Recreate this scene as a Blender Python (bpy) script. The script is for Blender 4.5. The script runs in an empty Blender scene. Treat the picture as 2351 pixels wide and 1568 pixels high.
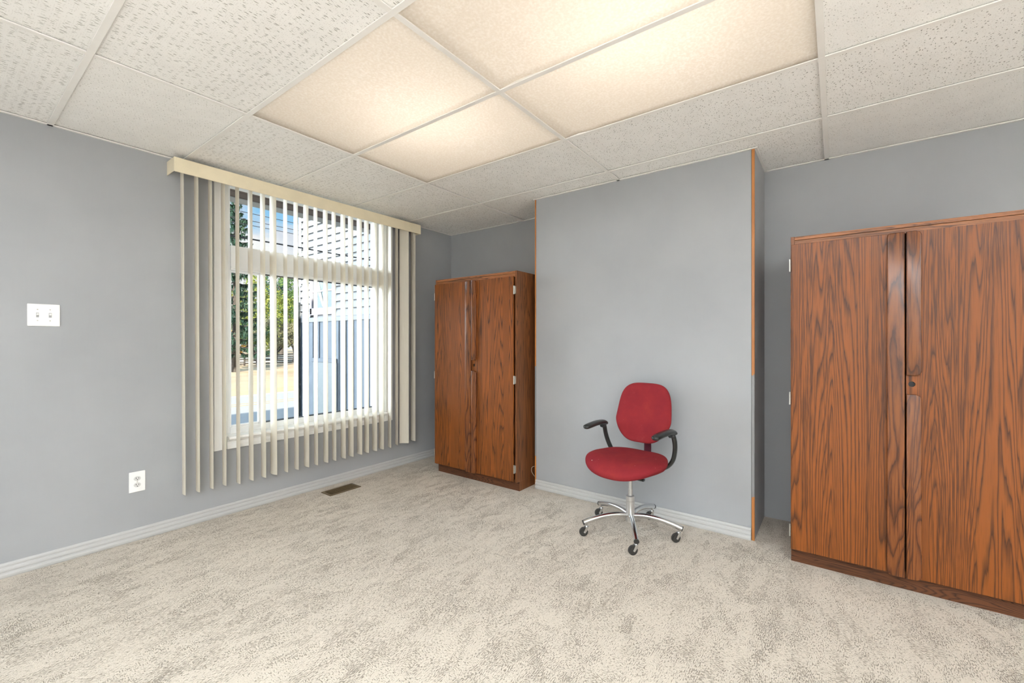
import bpy, bmesh, math, random
from mathutils import Vector, Matrix
PI = math.pi
R = math.radians
random.seed(7)
scene = bpy.context.scene
COL = scene.collection

# ------------------------------------------------------------------ camera
YAW = 36.698                      # degrees between the view direction and +X
cam_d = bpy.data.cameras.new('camera')
cam_d.sensor_fit = 'HORIZONTAL'
cam_d.sensor_width = 36.0
cam_d.lens = 36.0 * 997.3 / 2351.0
cam_d.clip_start = 0.05
cam_d.clip_end = 500
cam = bpy.data.objects.new('camera', cam_d)
cam.location = (0, 0, 1.2262)
cam.rotation_euler = (PI / 2, 0, R(YAW - 90))
COL.objects.link(cam)
scene.camera = cam

# ------------------------------------------------------------------ view
scene.view_settings.view_transform = 'Standard'
scene.view_settings.look = 'None'
scene.view_settings.gamma = 1.0
scene.view_settings.use_curve_mapping = False
scene.view_settings.exposure = 0.74
scene.cycles.max_bounces = 12
scene.cycles.diffuse_bounces = 7
scene.cycles.glossy_bounces = 4
scene.cycles.transmission_bounces = 8
scene.cycles.transparent_max_bounces = 16
scene.cycles.sample_clamp_indirect = 6.0

# ------------------------------------------------------------------ node helpers
def newmat(name):
    m = bpy.data.materials.new(name)
    m.use_nodes = True
    nt = m.node_tree
    b = nt.nodes['Principled BSDF']
    return m, nt, b

def node(nt, typ, **kw):
    n = nt.nodes.new(typ)
    for k, v in kw.items():
        if k == 'inp':
            for a, c in v.items():
                n.inputs[a].default_value = c
        else:
            setattr(n, k, v)
    return n

def link(nt, a, b):
    nt.links.new(a, b)

def ramp(nt, fac, stops, interp='LINEAR'):
    n = nt.nodes.new('ShaderNodeValToRGB')
    n.color_ramp.interpolation = interp
    els = n.color_ramp.elements
    while len(els) < len(stops):
        els.new(0.5)
    for e, (p, c) in zip(els, stops):
        e.position = p
        e.color = (c[0], c[1], c[2], 1) if len(c) == 3 else c
    link(nt, fac, n.inputs['Fac'])
    return n.outputs['Color']

def mathn(nt, op, a, b=None, c=None, clamp=False):
    n = nt.nodes.new('ShaderNodeMath')
    n.operation = op
    n.use_clamp = clamp
    for i, v in enumerate((a, b, c)):
        if v is None:
            continue
        if isinstance(v, (int, float)):
            n.inputs[i].default_value = v
        else:
            link(nt, v, n.inputs[i])
    return n.outputs[0]

def mapped(nt, scale=(1, 1, 1), loc=(0, 0, 0), rot=(0, 0, 0), coord='Object'):
    tc = nt.nodes.new('ShaderNodeTexCoord')
    mp = nt.nodes.new('ShaderNodeMapping')
    mp.inputs['Scale'].default_value = scale
    mp.inputs['Location'].default_value = loc
    mp.inputs['Rotation'].default_value = rot
    link(nt, tc.outputs[coord], mp.inputs['Vector'])
    return mp.outputs['Vector']

def noise(nt, vec, scale, detail=2.0, rough=0.5, dist=0.0):
    n = nt.nodes.new('ShaderNodeTexNoise')
    n.inputs['Scale'].default_value = scale
    n.inputs['Detail'].default_value = detail
    n.inputs['Roughness'].default_value = rough
    n.inputs['Distortion'].default_value = dist
    link(nt, vec, n.inputs['Vector'])
    return n.outputs['Fac']

def mix(nt, fac, a, b, mode='MIX'):
    n = nt.nodes.new('ShaderNodeMix')
    n.data_type = 'RGBA'
    n.blend_type = mode
    for s, v in ((0, fac), (6, a), (7, b)):
        if isinstance(v, (int, float)):
            n.inputs[s].default_value = v
        elif isinstance(v, tuple):
            n.inputs[s].default_value = (v[0], v[1], v[2], 1)
        else:
            link(nt, v, n.inputs[s])
    return n.outputs[2]

def bump(nt, b, height, strength, dist):
    n = nt.nodes.new('ShaderNodeBump')
    n.inputs['Strength'].default_value = strength
    n.inputs['Distance'].default_value = dist
    link(nt, height, n.inputs['Height'])
    link(nt, n.outputs['Normal'], b.inputs['Normal'])

def plain(name, col, rough=0.5, metal=0.0, vary=0.06, nscale=12.0, bmp=0.0, spec=0.5):
    """a surface with a little procedural variation of colour and roughness"""
    m, nt, b = newmat(name)
    v = mapped(nt)
    f = noise(nt, v, nscale, 3.0)
    lo = tuple(c * (1 - vary) for c in col)
    hi = tuple(min(1, c * (1 + vary)) for c in col)
    c = ramp(nt, f, [(0.3, lo), (0.7, hi)])
    link(nt, c, b.inputs['Base Color'])
    b.inputs['Roughness'].default_value = rough
    b.inputs['Metallic'].default_value = metal
    b.inputs['Specular IOR Level'].default_value = spec
    if bmp:
        bump(nt, b, f, bmp, 0.002)
    return m

# ------------------------------------------------------------------ world: blue sky over low white cloud
w = bpy.data.worlds.new('sky')
scene.world = w
w.use_nodes = True
nt = w.node_tree
bg = nt.nodes['Background']
tc = nt.nodes.new('ShaderNodeTexCoord')
sep = nt.nodes.new('ShaderNodeSeparateXYZ')
link(nt, tc.outputs['Generated'], sep.inputs[0])
mp = nt.nodes.new('ShaderNodeMapping')
mp.inputs['Scale'].default_value = (1, 1, 2.2)
mp.inputs['Location'].default_value = (0.3, 0.1, 0)
link(nt, tc.outputs['Generated'], mp.inputs[0])
cl = noise(nt, mp.outputs[0], 4.0, 6.0, 0.55)
up = mathn(nt, 'MULTIPLY_ADD', sep.outputs['Z'], -4.0, 1.32)
cf = mathn(nt, 'ADD', up, mathn(nt, 'MULTIPLY', mathn(nt, 'SUBTRACT', cl, 0.5), 2.6))
cf = mathn(nt, 'MULTIPLY_ADD', mathn(nt, 'SUBTRACT', cf, 0.28), 5.0, 0.0, clamp=True)
cl2 = noise(nt, mp.outputs[0], 7.0, 5.0, 0.6)
cloud = ramp(nt, cl2, [(0.35, (0.70, 0.74, 0.84)), (0.6, (0.98, 0.97, 0.97))])
blue = ramp(nt, sep.outputs['Z'], [(0.0, (0.42, 0.72, 0.95)), (0.5, (0.17, 0.48, 0.85))])
skyc = mix(nt, cf, blue, cloud)
link(nt, skyc, bg.inputs['Color'])
bg.inputs['Strength'].default_value = 0.64

# ------------------------------------------------------------------ sun, and an added broad sun lamp standing in for window skylight
def sun(name, direction, energy, angle, col):
    d = bpy.data.lights.new(name, 'SUN')
    d.energy = energy
    d.angle = R(angle)
    d.color = col
    o = bpy.data.objects.new(name, d)
    o.rotation_euler = Vector(direction).to_track_quat('-Z', 'Y').to_euler()
    o.location = (0, 0, 12)
    COL.objects.link(o)
    return o

sun('sun', (0.8, 1.0, -0.735), 8.0, 0.6, (1.0, 0.94, 0.84))
sun('skylight_fill', (0.50, -0.85, -0.20), 7.5, 42, (0.80, 0.90, 1.0))

# ------------------------------------------------------------------ measures
H = 2.4117                        # ceiling
VY = 3.4618                       # window wall
UX = 3.5002                       # far wall
BX = 3.0366                       # face of the boxed-out wall
B1, B2 = 2.0101, 0.4021           # its two sides
X0, Y0 = -2.6, -2.6               # unseen walls behind the camera
WO = 0.20                         # wall thickness
GND = -1.16                       # ground outside

# ------------------------------------------------------------------ mesh helpers
def mesh_obj(name, bm, mat, parent=None, smooth=False, loc=None):
    me = bpy.data.meshes.new(name)
    bmesh.ops.recalc_face_normals(bm, faces=bm.faces)
    bm.to_mesh(me)
    bm.free()
    mats = mat if isinstance(mat, (list, tuple)) else [mat]
    for m in mats:
        me.materials.append(m)
    if smooth:
        for p in me.polygons:
            p.use_smooth = True
    o = bpy.data.objects.new(name, me)
    COL.objects.link(o)
    if parent:
        o.parent = parent
    if loc:
        o.location = loc
    return o

def smooth_by_angle(o, ang=35):
    me = o.data
    for p in me.polygons:
        p.use_smooth = True
    bm = bmesh.new()
    bm.from_mesh(me)
    for e in bm.edges:
        if len(e.link_faces) == 2 and e.calc_face_angle(0) > R(ang):
            e.smooth = False
    bm.to_mesh(me)
    bm.free()
    return o

def box(bm, x0, x1, y0, y1, z0, z1, bev=0.0, seg=2, mi=0):
    t = bmesh.new()
    bmesh.ops.create_cube(t, size=1)
    for v in t.verts:
        v.co = Vector(((x0 + x1) / 2 + v.co.x * (x1 - x0), (y0 + y1) / 2 + v.co.y * (y1 - y0), (z0 + z1) / 2 + v.co.z * (z1 - z0)))
    if bev > 0:
        bmesh.ops.bevel(t, geom=list(t.edges), offset=bev, segments=seg, affect='EDGES', profile=0.5)
    for f in t.faces:
        f.material_index = mi
    merge(bm, t)

def merge(bm, t, mat=None):
    me = bpy.data.meshes.new('tmp')
    if mat is not None:
        t.transform(mat)
    t.to_mesh(me)
    t.free()
    bm.from_mesh(me)
    bpy.data.meshes.remove(me)

def cyl(bm, p0, p1, r0, r1=None, seg=20, caps=True, mi=0):
    r1 = r0 if r1 is None else r1
    p0, p1 = Vector(p0), Vector(p1)
    d = p1 - p0
    t = bmesh.new()
    bmesh.ops.create_cone(t, cap_ends=caps, segments=seg, radius1=r0, radius2=r1, depth=d.length)
    q = d.to_track_quat('Z', 'Y')
    for f in t.faces:
        f.material_index = mi
    merge(bm, t, Matrix.Translation((p0 + p1) / 2) @ q.to_matrix().to_4x4())

def tube(bm, pts, radii, seg=12, cap=True, flat=None, mi=0):
    """swept tube through points; flat=(sx,sy) squashes the section along the frame axes"""
    pts = [Vector(p) for p in pts]
    n = len(pts)
    if isinstance(radii, (int, float)):
        radii = [radii] * n
    rings = []
    up = Vector((0, 0, 1))
    prev = None
    for i in range(n):
        d = (pts[min(i + 1, n - 1)] - pts[max(i - 1, 0)]).normalized()
        if prev is None:
            s = d.cross(up)
            if s.length < 1e-3:
                s = d.cross(Vector((1, 0, 0)))
            s.normalize()
        else:
            s = prev - d * prev.dot(d)
            s.normalize()
        prev = s
        u = s.cross(d).normalized()
        sx, sy = flat[i] if isinstance(flat, list) else (flat or (1, 1))
        rings.append([bm.verts.new(pts[i] + (s * math.cos(2 * PI * k / seg) * sx + u * math.sin(2 * PI * k / seg) * sy) * radii[i]) for k in range(seg)])
    for i in range(n - 1):
        for k in range(seg):
            f = bm.faces.new((rings[i][k], rings[i][(k + 1) % seg], rings[i + 1][(k + 1) % seg], rings[i + 1][k]))
            f.material_index = mi
    if cap:
        for rg in (rings[0], rings[-1]):
            f = bm.faces.new(rg)
            f.material_index = mi

def spline(pts, n=8):
    """Catmull-Rom through points"""
    P = [Vector(p) for p in pts]
    P = [P[0] * 2 - P[1]] + P + [P[-1] * 2 - P[-2]]
    out = []
    for i in range(1, len(P) - 2):
        a, b, c, d = P[i - 1], P[i], P[i + 1], P[i + 2]
        for k in range(n):
            t = k / n
            out.append(0.5 * ((2 * b) + (c - a) * t + (2 * a - 5 * b + 4 * c - d) * t * t + (3 * b - a - 3 * c + d) * t ** 3))
    out.append(P[-2])
    return out

def extrude_profile(bm, prof, axis, a, b, mi=0):
    """closed profile of (p,q) swept from a to b along axis 'x' (p=y,q=z) or 'y' (p=x,q=z)"""
    def P(t, p, q):
        return (t, p, q) if axis == 'x' else (p, t, q)
    r0 = [bm.verts.new(P(a, p, q)) for p, q in prof]
    r1 = [bm.verts.new(P(b, p, q)) for p, q in prof]
    n = len(prof)
    for i in range(n):
        f = bm.faces.new((r0[i], r0[(i + 1) % n], r1[(i + 1) % n], r1[i]))
        f.material_index = mi
    bm.faces.new(r0).material_index = mi
    bm.faces.new(r1).material_index = mi

def empty(name, loc, rz=0.0, label=None, cat=None, group=None):
    o = bpy.data.objects.new(name, None)
    o.empty_display_size = 0.1
    COL.objects.link(o)
    o.location = loc
    o.rotation_euler = (0, 0, rz)
    if label:
        o['label'] = label
    if cat:
        o['category'] = cat
    if group:
        o['group'] = group
    return o

def tag(o, label=None, cat=None, group=None, kind=None):
    if label:
        o['label'] = label
    if cat:
        o['category'] = cat
    if group:
        o['group'] = group
    if kind:
        o['kind'] = kind
    return o

def struct(name, bm, mat, parent=None, label=None, smooth=False):
    o = mesh_obj(name, bm, mat, parent, smooth)
    if parent is None:
        o['kind'] = 'structure'
    if label:
        o['label'] = label
    return o

# ------------------------------------------------------------------ materials
def wall_paint():
    m, nt, b = newmat('grey_wall_paint')
    v = mapped(nt)
    f = noise(nt, v, 1.6, 4.0, 0.55)
    c = ramp(nt, f, [(0.35, (0.335, 0.345, 0.360)), (0.65, (0.370, 0.380, 0.395))])
    v2 = mapped(nt, (60, 60, 3))
    f2 = noise(nt, v2, 2.0, 2.0)
    c2 = mix(nt, mathn(nt, 'MULTIPLY', f2, 0.10), c, (0.42, 0.43, 0.44))
    link(nt, c2, b.inputs['Base Color'])
    b.inputs['Roughness'].default_value = 0.48
    b.inputs['Specular IOR Level'].default_value = 0.35
    f3 = noise(nt, v, 260.0, 2.0)
    bump(nt, b, f3, 0.12, 0.001)
    return m
M_WALL = wall_paint()
M_WHITEWALL = plain('off_white_wall_paint', (0.78, 0.78, 0.77), 0.6)
M_BASE = plain('grey_baseboard_paint', (0.49, 0.49, 0.485), 0.4, vary=0.01)
M_TRIM = plain('white_trim_paint', (0.86, 0.86, 0.85), 0.35, vary=0.02)
M_VINYL = plain('white_vinyl', (0.84, 0.85, 0.86), 0.3, vary=0.02)
M_GRID = plain('white_grid_metal', (0.84, 0.82, 0.79), 0.45, vary=0.02)
M_PLATE = plain('white_plate_plastic', (0.86, 0.86, 0.85), 0.3, vary=0.02)
M_SLOT = plain('dark_slot', (0.02, 0.02, 0.02), 0.6)
M_GASKET = plain('black_gasket', (0.025, 0.025, 0.028), 0.6)
M_HINGE = plain('nickel_hinge', (0.50, 0.48, 0.44), 0.4, 0.85)
M_CHROME = plain('chrome', (0.72, 0.73, 0.74), 0.16, 1.0, vary=0.03)
M_BRUSH = plain('brushed_aluminium', (0.66, 0.66, 0.66), 0.32, 0.9, vary=0.05)
M_RUBBER = plain('dark_caster_rubber', (0.035, 0.033, 0.03), 0.5)
M_BLACK = plain('black_moulded_plastic', (0.022, 0.024, 0.023), 0.28, vary=0.1, nscale=40)
M_BROWNMETAL = plain('bronze_register_metal', (0.16, 0.115, 0.06), 0.45, 0.3)
M_DUCT = plain('dark_duct', (0.03, 0.022, 0.015), 0.8)
M_CABLE = plain('cream_cable', (0.55, 0.50, 0.42), 0.5)
M_WIRE = plain('black_wire', (0.03, 0.03, 0.035), 0.7)

def tile_mat(name, kind, rot):
    m, nt, b = newmat(name)
    base = (0.80, 0.775, 0.735)
    if kind == 'fissure':
        v = mapped(nt, (34, 135, 1), (0.3, 0.7, 0), (0, 0, rot))
        vd = mapped(nt, (140, 160, 1))
        thr, den = 0.29, 0.52
    elif kind == 'short':
        v = mapped(nt, (60, 100, 1), (0.1, 0.2, 0), (0, 0, rot))
        vd = mapped(nt, (150, 150, 1))
        thr, den = 0.28, 0.42
    else:
        v = mapped(nt, (85, 95, 1), (0.1, 0.2, 0), (0, 0, rot))
        vd = mapped(nt, (200, 200, 1))
        thr, den = 0.22, 0.35
    # wobble the strokes a little
    nz = nt.nodes.new('ShaderNodeTexNoise')
    nz.inputs['Scale'].default_value = 0.9
    link(nt, v, nz.inputs['Vector'])
    vm = nt.nodes.new('ShaderNodeVectorMath')
    vm.operation = 'MULTIPLY_ADD'
    link(nt, nz.outputs['Color'], vm.inputs[0])
    vm.inputs[1].default_value = (0.9, 0.9, 0)
    link(nt, v, vm.inputs[2])
    vo = nt.nodes.new('ShaderNodeTexVoronoi')
    vo.voronoi_dimensions = '2D'
    vo.inputs['Scale'].default_value = 1.0
    link(nt, vm.outputs[0], vo.inputs['Vector'])
    rnd = nt.nodes.new('ShaderNodeSeparateColor')
    link(nt, vo.outputs['Color'], rnd.inputs[0])
    on = mathn(nt, 'LESS_THAN', rnd.outputs[0], den)
    size = mathn(nt, 'MULTIPLY_ADD', rnd.outputs[1], thr * 0.6, thr * 0.5)
    inside = mathn(nt, 'MULTIPLY_ADD', mathn(nt, 'SUBTRACT', size, vo.outputs['Distance']), 9.0, 0.0, clamp=True)
    hole = mathn(nt, 'MULTIPLY', inside, on)
    v2 = nt.nodes.new('ShaderNodeTexVoronoi')
    v2.voronoi_dimensions = '2D'
    link(nt, vd, v2.inputs['Vector'])
    v2.inputs['Scale'].default_value = 1.0
    r2 = nt.nodes.new('ShaderNodeSeparateColor')
    link(nt, v2.outputs['Color'], r2.inputs[0])
    pin = mathn(nt, 'MULTIPLY', mathn(nt, 'LESS_THAN', v2.outputs['Distance'], 0.20), mathn(nt, 'LESS_THAN', r2.outputs[0], 0.35))
    dark = mathn(nt, 'MAXIMUM', hole, mathn(nt, 'MULTIPLY', pin, 0.45))
    mot = noise(nt, mapped(nt), 9.0, 4.0)
    bc = ramp(nt, mot, [(0.3, (0.86, 0.85, 0.83)), (0.7, (0.90, 0.89, 0.87))])
    c = mix(nt, mathn(nt, 'MULTIPLY', dark, 0.8), bc, (0.33, 0.31, 0.28))
    link(nt, c, b.inputs['Base Color'])
    b.inputs['Roughness'].default_value = 0.9
    b.inputs['Specular IOR Level'].default_value = 0.1
    bump(nt, b, mathn(nt, 'MULTIPLY', dark, -1.0), 0.5, 0.002)
    return m
M_T_FIS = tile_mat('fissured_ceiling_tile', 'fissure', 0.0)
M_T_SHORT = tile_mat('short_fissure_ceiling_tile', 'short', 0.6)
M_T_PIN = tile_mat('pinhole_ceiling_tile', 'pin', 0.3)

def carpet_mat():
    m, nt, b = newmat('cream_patterned_carpet')
    # long flecks along X, long flecks along Y, chosen by a slow patch noise
    def flecks(sx, sy, off):
        v = mapped(nt, (sx, sy, 1), off)
        return noise(nt, v, 1.0, 3.0, 0.62)
    a = flecks(80, 260, (0, 0, 0))
    c_ = flecks(250, 85, (3, 5, 0))
    patch = noise(nt, mapped(nt, (1, 1, 1), (2.1, 0, 0)), 5.0, 3.0, 0.6)
    sel = mathn(nt, 'MULTIPLY_ADD', mathn(nt, 'SUBTRACT', patch, 0.5), 7.0, 0.5, clamp=True)
    wv_ = nt.nodes.new('ShaderNodeTexVoronoi')
    wv_.voronoi_dimensions = '2D'
    wv_.distance = 'CHEBYCHEV'
    wv_.inputs['Scale'].default_value = 1.0
    link(nt, mapped(nt, (9, 20, 1), (0.5, 0.2, 0)), wv_.inputs['Vector'])
    wc = nt.nodes.new('ShaderNodeSeparateColor')
    link(nt, wv_.outputs['Color'], wc.inputs[0])
    sel = mathn(nt, 'GREATER_THAN', mathn(nt, 'ADD', wc.outputs[1], mathn(nt, 'MULTIPLY', mathn(nt, 'SUBTRACT', patch, 0.5), 1.5)), 0.62)
    mx = nt.nodes.new('ShaderNodeMix')
    link(nt, sel, mx.inputs[0])
    link(nt, a, mx.inputs[2])
    link(nt, c_, mx.inputs[3])
    fl = mx.outputs[0]
    big = noise(nt, mapped(nt, (1, 1.6, 1), (7, 1, 0)), 3.4, 5.0, 0.68)
    blocks = noise(nt, mapped(nt, (16, 26, 1), (1, 9, 0)), 1.0, 4.0, 0.7)
    lvl = mathn(nt, 'ADD', mathn(nt, 'MULTIPLY', mathn(nt, 'SUBTRACT', big, 0.5), 0.24), mathn(nt, 'MULTIPLY', mathn(nt, 'SUBTRACT', blocks, 0.5), 0.26))
    lvl = mathn(nt, 'ADD', lvl, mathn(nt, 'MULTIPLY', mathn(nt, 'SUBTRACT', wc.outputs[0], 0.5), 0.07))
    s = mathn(nt, 'ADD', fl, lvl)
    dens = mathn(nt, 'MULTIPLY_ADD', mathn(nt, 'SUBTRACT', s, 0.552), 10.0, 0.0, clamp=True)
    loops = noise(nt, mapped(nt), 330.0, 1.0)
    fine = mathn(nt, 'MULTIPLY_ADD', mathn(nt, 'SUBTRACT', loops, 0.45), 3.0, 0.45, clamp=True)
    fac = mathn(nt, 'MULTIPLY', dens, fine)
    soft = mathn(nt, 'MULTIPLY_ADD', mathn(nt, 'SUBTRACT', s, 0.49), 2.4, 0.0, clamp=True)
    base = mix(nt, mathn(nt, 'MULTIPLY', soft, 0.30), (0.63, 0.565, 0.485), (0.43, 0.36, 0.275))
    col = mix(nt, mathn(nt, 'MULTIPLY', fac, 0.85), base, (0.235, 0.185, 0.125))
    link(nt, col, b.inputs['Base Color'])
    b.inputs['Roughness'].default_value = 0.95
    b.inputs['Specular IOR Level'].default_value = 0.05
    b.inputs['Sheen Weight'].default_value = 0.15
    hgt = mathn(nt, 'ADD', mathn(nt, 'MULTIPLY', dens, -1.0), mathn(nt, 'MULTIPLY', loops, 0.5))
    bump(nt, b, hgt, 0.9, 0.005)
    return m
M_CARPET = carpet_mat()

def wood_mat(name, light, dark, along='z', seed=0.0, freq=20.0, across=5.0, stretch=0.26, gloss=0.42, coat=0.12, dk=0.95):
    """plain-sawn oak print: contour lines of a long-stretched noise field give cathedrals and knots"""
    m, nt, b = newmat(name)
    if along == 'z':
        sc = (across, across, stretch)
        fs = (150, 150, 4.0)
        ps = (330, 330, 9.0)
    elif along == 'y':
        sc = (across, stretch, across)
        fs = (150, 4.0, 150)
        ps = (330, 9.0, 330)
    else:
        sc = (stretch, across, across)
        fs = (4.0, 150, 150)
        ps = (9.0, 330, 330)
    v = mapped(nt, sc, (seed, seed * 1.7, seed * 0.6))
    fld = noise(nt, v, 1.0, 2.0, 0.42, 0.25)
    wob = noise(nt, mapped(nt, tuple(s * 9 for s in sc), (seed, 0, 0)), 1.0, 3.0, 0.6)
    sx_ = nt.nodes.new('ShaderNodeSeparateXYZ')
    link(nt, mapped(nt), sx_.inputs[0])
    run = sx_.outputs['Z'] if along == 'y' else sx_.outputs['Y']
    fld = mathn(nt, 'ADD', fld, mathn(nt, 'MULTIPLY', mathn(nt, 'SUBTRACT', wob, 0.5), 0.030))
    drift = noise(nt, mapped(nt, tuple(q * 0.8 for q in sc), (seed + 2, 5, 1)), 1.0, 1.0)
    fld = mathn(nt, 'ADD', fld, mathn(nt, 'MULTIPLY', mathn(nt, 'PINGPONG', mathn(nt, 'MULTIPLY_ADD', drift, 0.10, run), 0.13), 1.1))
    t = mathn(nt, 'FRACT', mathn(nt, 'MULTIPLY', fld, freq * 2.2))
    ring = ramp(nt, t, [(0.0, (0.95,) * 3), (0.10, (0.70,) * 3), (0.34, (0.14,) * 3), (0.72, (0.06,) * 3), (0.93, (0.45,) * 3), (1.0, (0.95,) * 3)])
    fine = noise(nt, mapped(nt, fs, (seed, 0, 0)), 1.0, 3.0, 0.6)
    band = noise(nt, mapped(nt, tuple(s * 2.2 for s in sc), (seed + 4, 2, 1)), 1.0, 3.0)
    dens = mathn(nt, 'MULTIPLY_ADD', mathn(nt, 'SUBTRACT', band, 0.47), 6.0, 0.62, clamp=True)
    streak = mathn(nt, 'MULTIPLY', mathn(nt, 'MULTIPLY_ADD', mathn(nt, 'SUBTRACT', fine, 0.5), 6.0, 0.3, clamp=True), dens)
    dkf = mathn(nt, 'MULTIPLY', mathn(nt, 'MAXIMUM', ring, mathn(nt, 'MULTIPLY', streak, 0.86)), dk)
    tone = noise(nt, mapped(nt, tuple(s * 0.9 for s in sc), (seed + 9, 0, 0)), 1.0, 2.0)
    lt = mix(nt, tone, tuple(c * 0.88 for c in light), tuple(c * 1.12 for c in light))
    c = mix(nt, dkf, lt, dark)
    pore = noise(nt, mapped(nt, ps), 1.0, 1.0)
    pf = mathn(nt, 'MULTIPLY_ADD', mathn(nt, 'SUBTRACT', pore, 0.60), 5.0, 0.0, clamp=True)
    c = mix(nt, mathn(nt, 'MULTIPLY', pf, 0.35), c, dark)
    link(nt, c, b.inputs['Base Color'])
    b.inputs['Roughness'].default_value = gloss
    b.inputs['Specular IOR Level'].default_value = 0.28
    b.inputs['Coat Weight'].default_value = coat
    b.inputs['Coat Roughness'].default_value = 0.16
    bump(nt, b, fine, 0.05, 0.001)
    return m
L_OR = (0.275, 0.080, 0.013)
D_BR = (0.045, 0.017, 0.008)
M_DOOR_A = wood_mat('oak_door_veneer', L_OR, D_BR, 'z', 1.3)
M_DOOR_B = wood_mat('oak_door_veneer_second', L_OR, D_BR, 'z', 5.9)
M_DOOR_C = wood_mat('oak_door_veneer_third', L_OR, D_BR, 'z', 11.2)
M_DOOR_D = wood_mat('oak_door_veneer_fourth', L_OR, D_BR, 'z', 17.5)
M_SIDE = wood_mat('oak_side_veneer', (0.24, 0.085, 0.028), (0.06, 0.026, 0.013), 'z', 3.1)
M_RAIL = wood_mat('oak_rail_veneer', (0.40, 0.15, 0.05), D_BR, 'y', 2.2, across=7, stretch=0.9)
M_KICK = wood_mat('oak_kick_veneer', (0.15, 0.055, 0.024), (0.035, 0.016, 0.009), 'y', 8.2, across=7, stretch=0.9)
M_PULL = wood_mat('solid_oak_pull', (0.24, 0.078, 0.022), (0.05, 0.019, 0.012), 'z', 6.6, freq=9, across=6, stretch=0.8, gloss=0.26, coat=0.3)

def edge_wood():
    """orange stained strip with a stretch of grey paint over its middle"""
    m, nt, b = newmat('orange_pine_strip')
    g = noise(nt, mapped(nt, (60, 60, 3)), 1.0, 3.0)
    c = ramp(nt, g, [(0.3, (0.36, 0.135, 0.035)), (0.7, (0.52, 0.21, 0.06))])
    tcx = nt.nodes.new('ShaderNodeTexCoord')
    s = nt.nodes.new('ShaderNodeSeparateXYZ')
    link(nt, tcx.outputs['Object'], s.inputs[0])
    z = mathn(nt, 'ADD', s.outputs['Z'], mathn(nt, 'MULTIPLY', mathn(nt, 'SUBTRACT', noise(nt, mapped(nt), 60, 2.0), 0.5), 0.06))
    lo = mathn(nt, 'GREATER_THAN', z, 0.27)
    hi = mathn(nt, 'LESS_THAN', z, 1.02)
    f = mathn(nt, 'MULTIPLY', lo, hi)
    c = mix(nt, f, c, (0.24, 0.245, 0.25))
    link(nt, c, b.inputs['Base Color'])
    b.inputs['Roughness'].default_value = 0.4
    return m
M_EDGE = edge_wood()

def vane_mat():
    m, nt, b = newmat('cream_vinyl_vane')
    f = noise(nt, mapped(nt, (220, 220, 6)), 1.0, 2.0)
    c = ramp(nt, f, [(0.3, (0.78, 0.735, 0.64)), (0.7, (0.82, 0.775, 0.68))])
    link(nt, c, b.inputs['Base Color'])
    b.inputs['Roughness'].default_value = 0.42
    tr = nt.nodes.new('ShaderNodeBsdfTranslucent')
    tr.inputs['Color'].default_value = (0.86, 0.82, 0.74, 1)
    ms = nt.nodes.new('ShaderNodeMixShader')
    ms.inputs[0].default_value = 0.26
    out = nt.nodes['Material Output']
    link(nt, b.outputs[0], ms.inputs[1])
    link(nt, tr.outputs[0], ms.inputs[2])
    link(nt, ms.outputs[0], out.inputs[0])
    return m
M_VANE = vane_mat()
M_VALANCE = plain('cream_valance_vinyl', (0.82, 0.73, 0.54), 0.4, vary=0.04)

def glass_mat():
    m, nt, b = newmat('clear_window_glass')
    nt.nodes.remove(b)
    t = nt.nodes.new('ShaderNodeBsdfTransparent')
    t.inputs[0].default_value = (0.96, 0.975, 0.97, 1)
    g = nt.nodes.new('ShaderNodeBsdfGlossy')
    g.inputs['Roughness'].default_value = 0.02
    ms = nt.nodes.new('ShaderNodeMixShader')
    fr = nt.nodes.new('ShaderNodeFresnel')
    fr.inputs[0].default_value = 1.25
    link(nt, fr.outputs[0], ms.inputs[0])
    link(nt, t.outputs[0], ms.inputs[1])
    link(nt, g.outputs[0], ms.inputs[2])
    link(nt, ms.outputs[0], nt.nodes['Material Output'].inputs[0])
    return m
M_GLASS = glass_mat()

def fabric():
    m, nt, b = newmat('worn_red_upholstery')
    v = mapped(nt)
    wv = noise(nt, mapped(nt, (700, 700, 700)), 1.0, 1.0)
    lg = noise(nt, v, 6.0, 4.0, 0.6)
    c = ramp(nt, lg, [(0.30, (0.225, 0.021, 0.029)), (0.55, (0.270, 0.026, 0.030)), (0.75, (0.315, 0.038, 0.031))])
    worn = noise(nt, mapped(nt, (1, 1, 1), (3, 1, 2)), 14.0, 5.0, 0.7)
    wf = mathn(nt, 'MULTIPLY_ADD', mathn(nt, 'SUBTRACT', worn, 0.60), 4.0, 0.0, clamp=True)
    c = mix(nt, mathn(nt, 'MULTIPLY', wf, 0.20), c, (0.52, 0.12, 0.10))
    c = mix(nt, mathn(nt, 'MULTIPLY', wv, 0.45), c, (0.16, 0.010, 0.018))
    spot = noise(nt, mapped(nt, (1, 1, 1), (0.4, 0.9, 0)), 46.0, 1.0)
    sf = mathn(nt, 'MULTIPLY_ADD', mathn(nt, 'SUBTRACT', spot, 0.79), 30.0, 0.0, clamp=True)
    c = mix(nt, mathn(nt, 'MULTIPLY', sf, 0.7), c, (0.75, 0.62, 0.55))
    link(nt, c, b.inputs['Base Color'])
    b.inputs['Roughness'].default_value = 0.9
    b.inputs['Specular IOR Level'].default_value = 0.15
    bump(nt, b, wv, 0.25, 0.001)
    return m
M_FABRIC = fabric()
M_MAROON = plain('maroon_painted_steel', (0.10, 0.014, 0.028), 0.35, vary=0.1)

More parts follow.
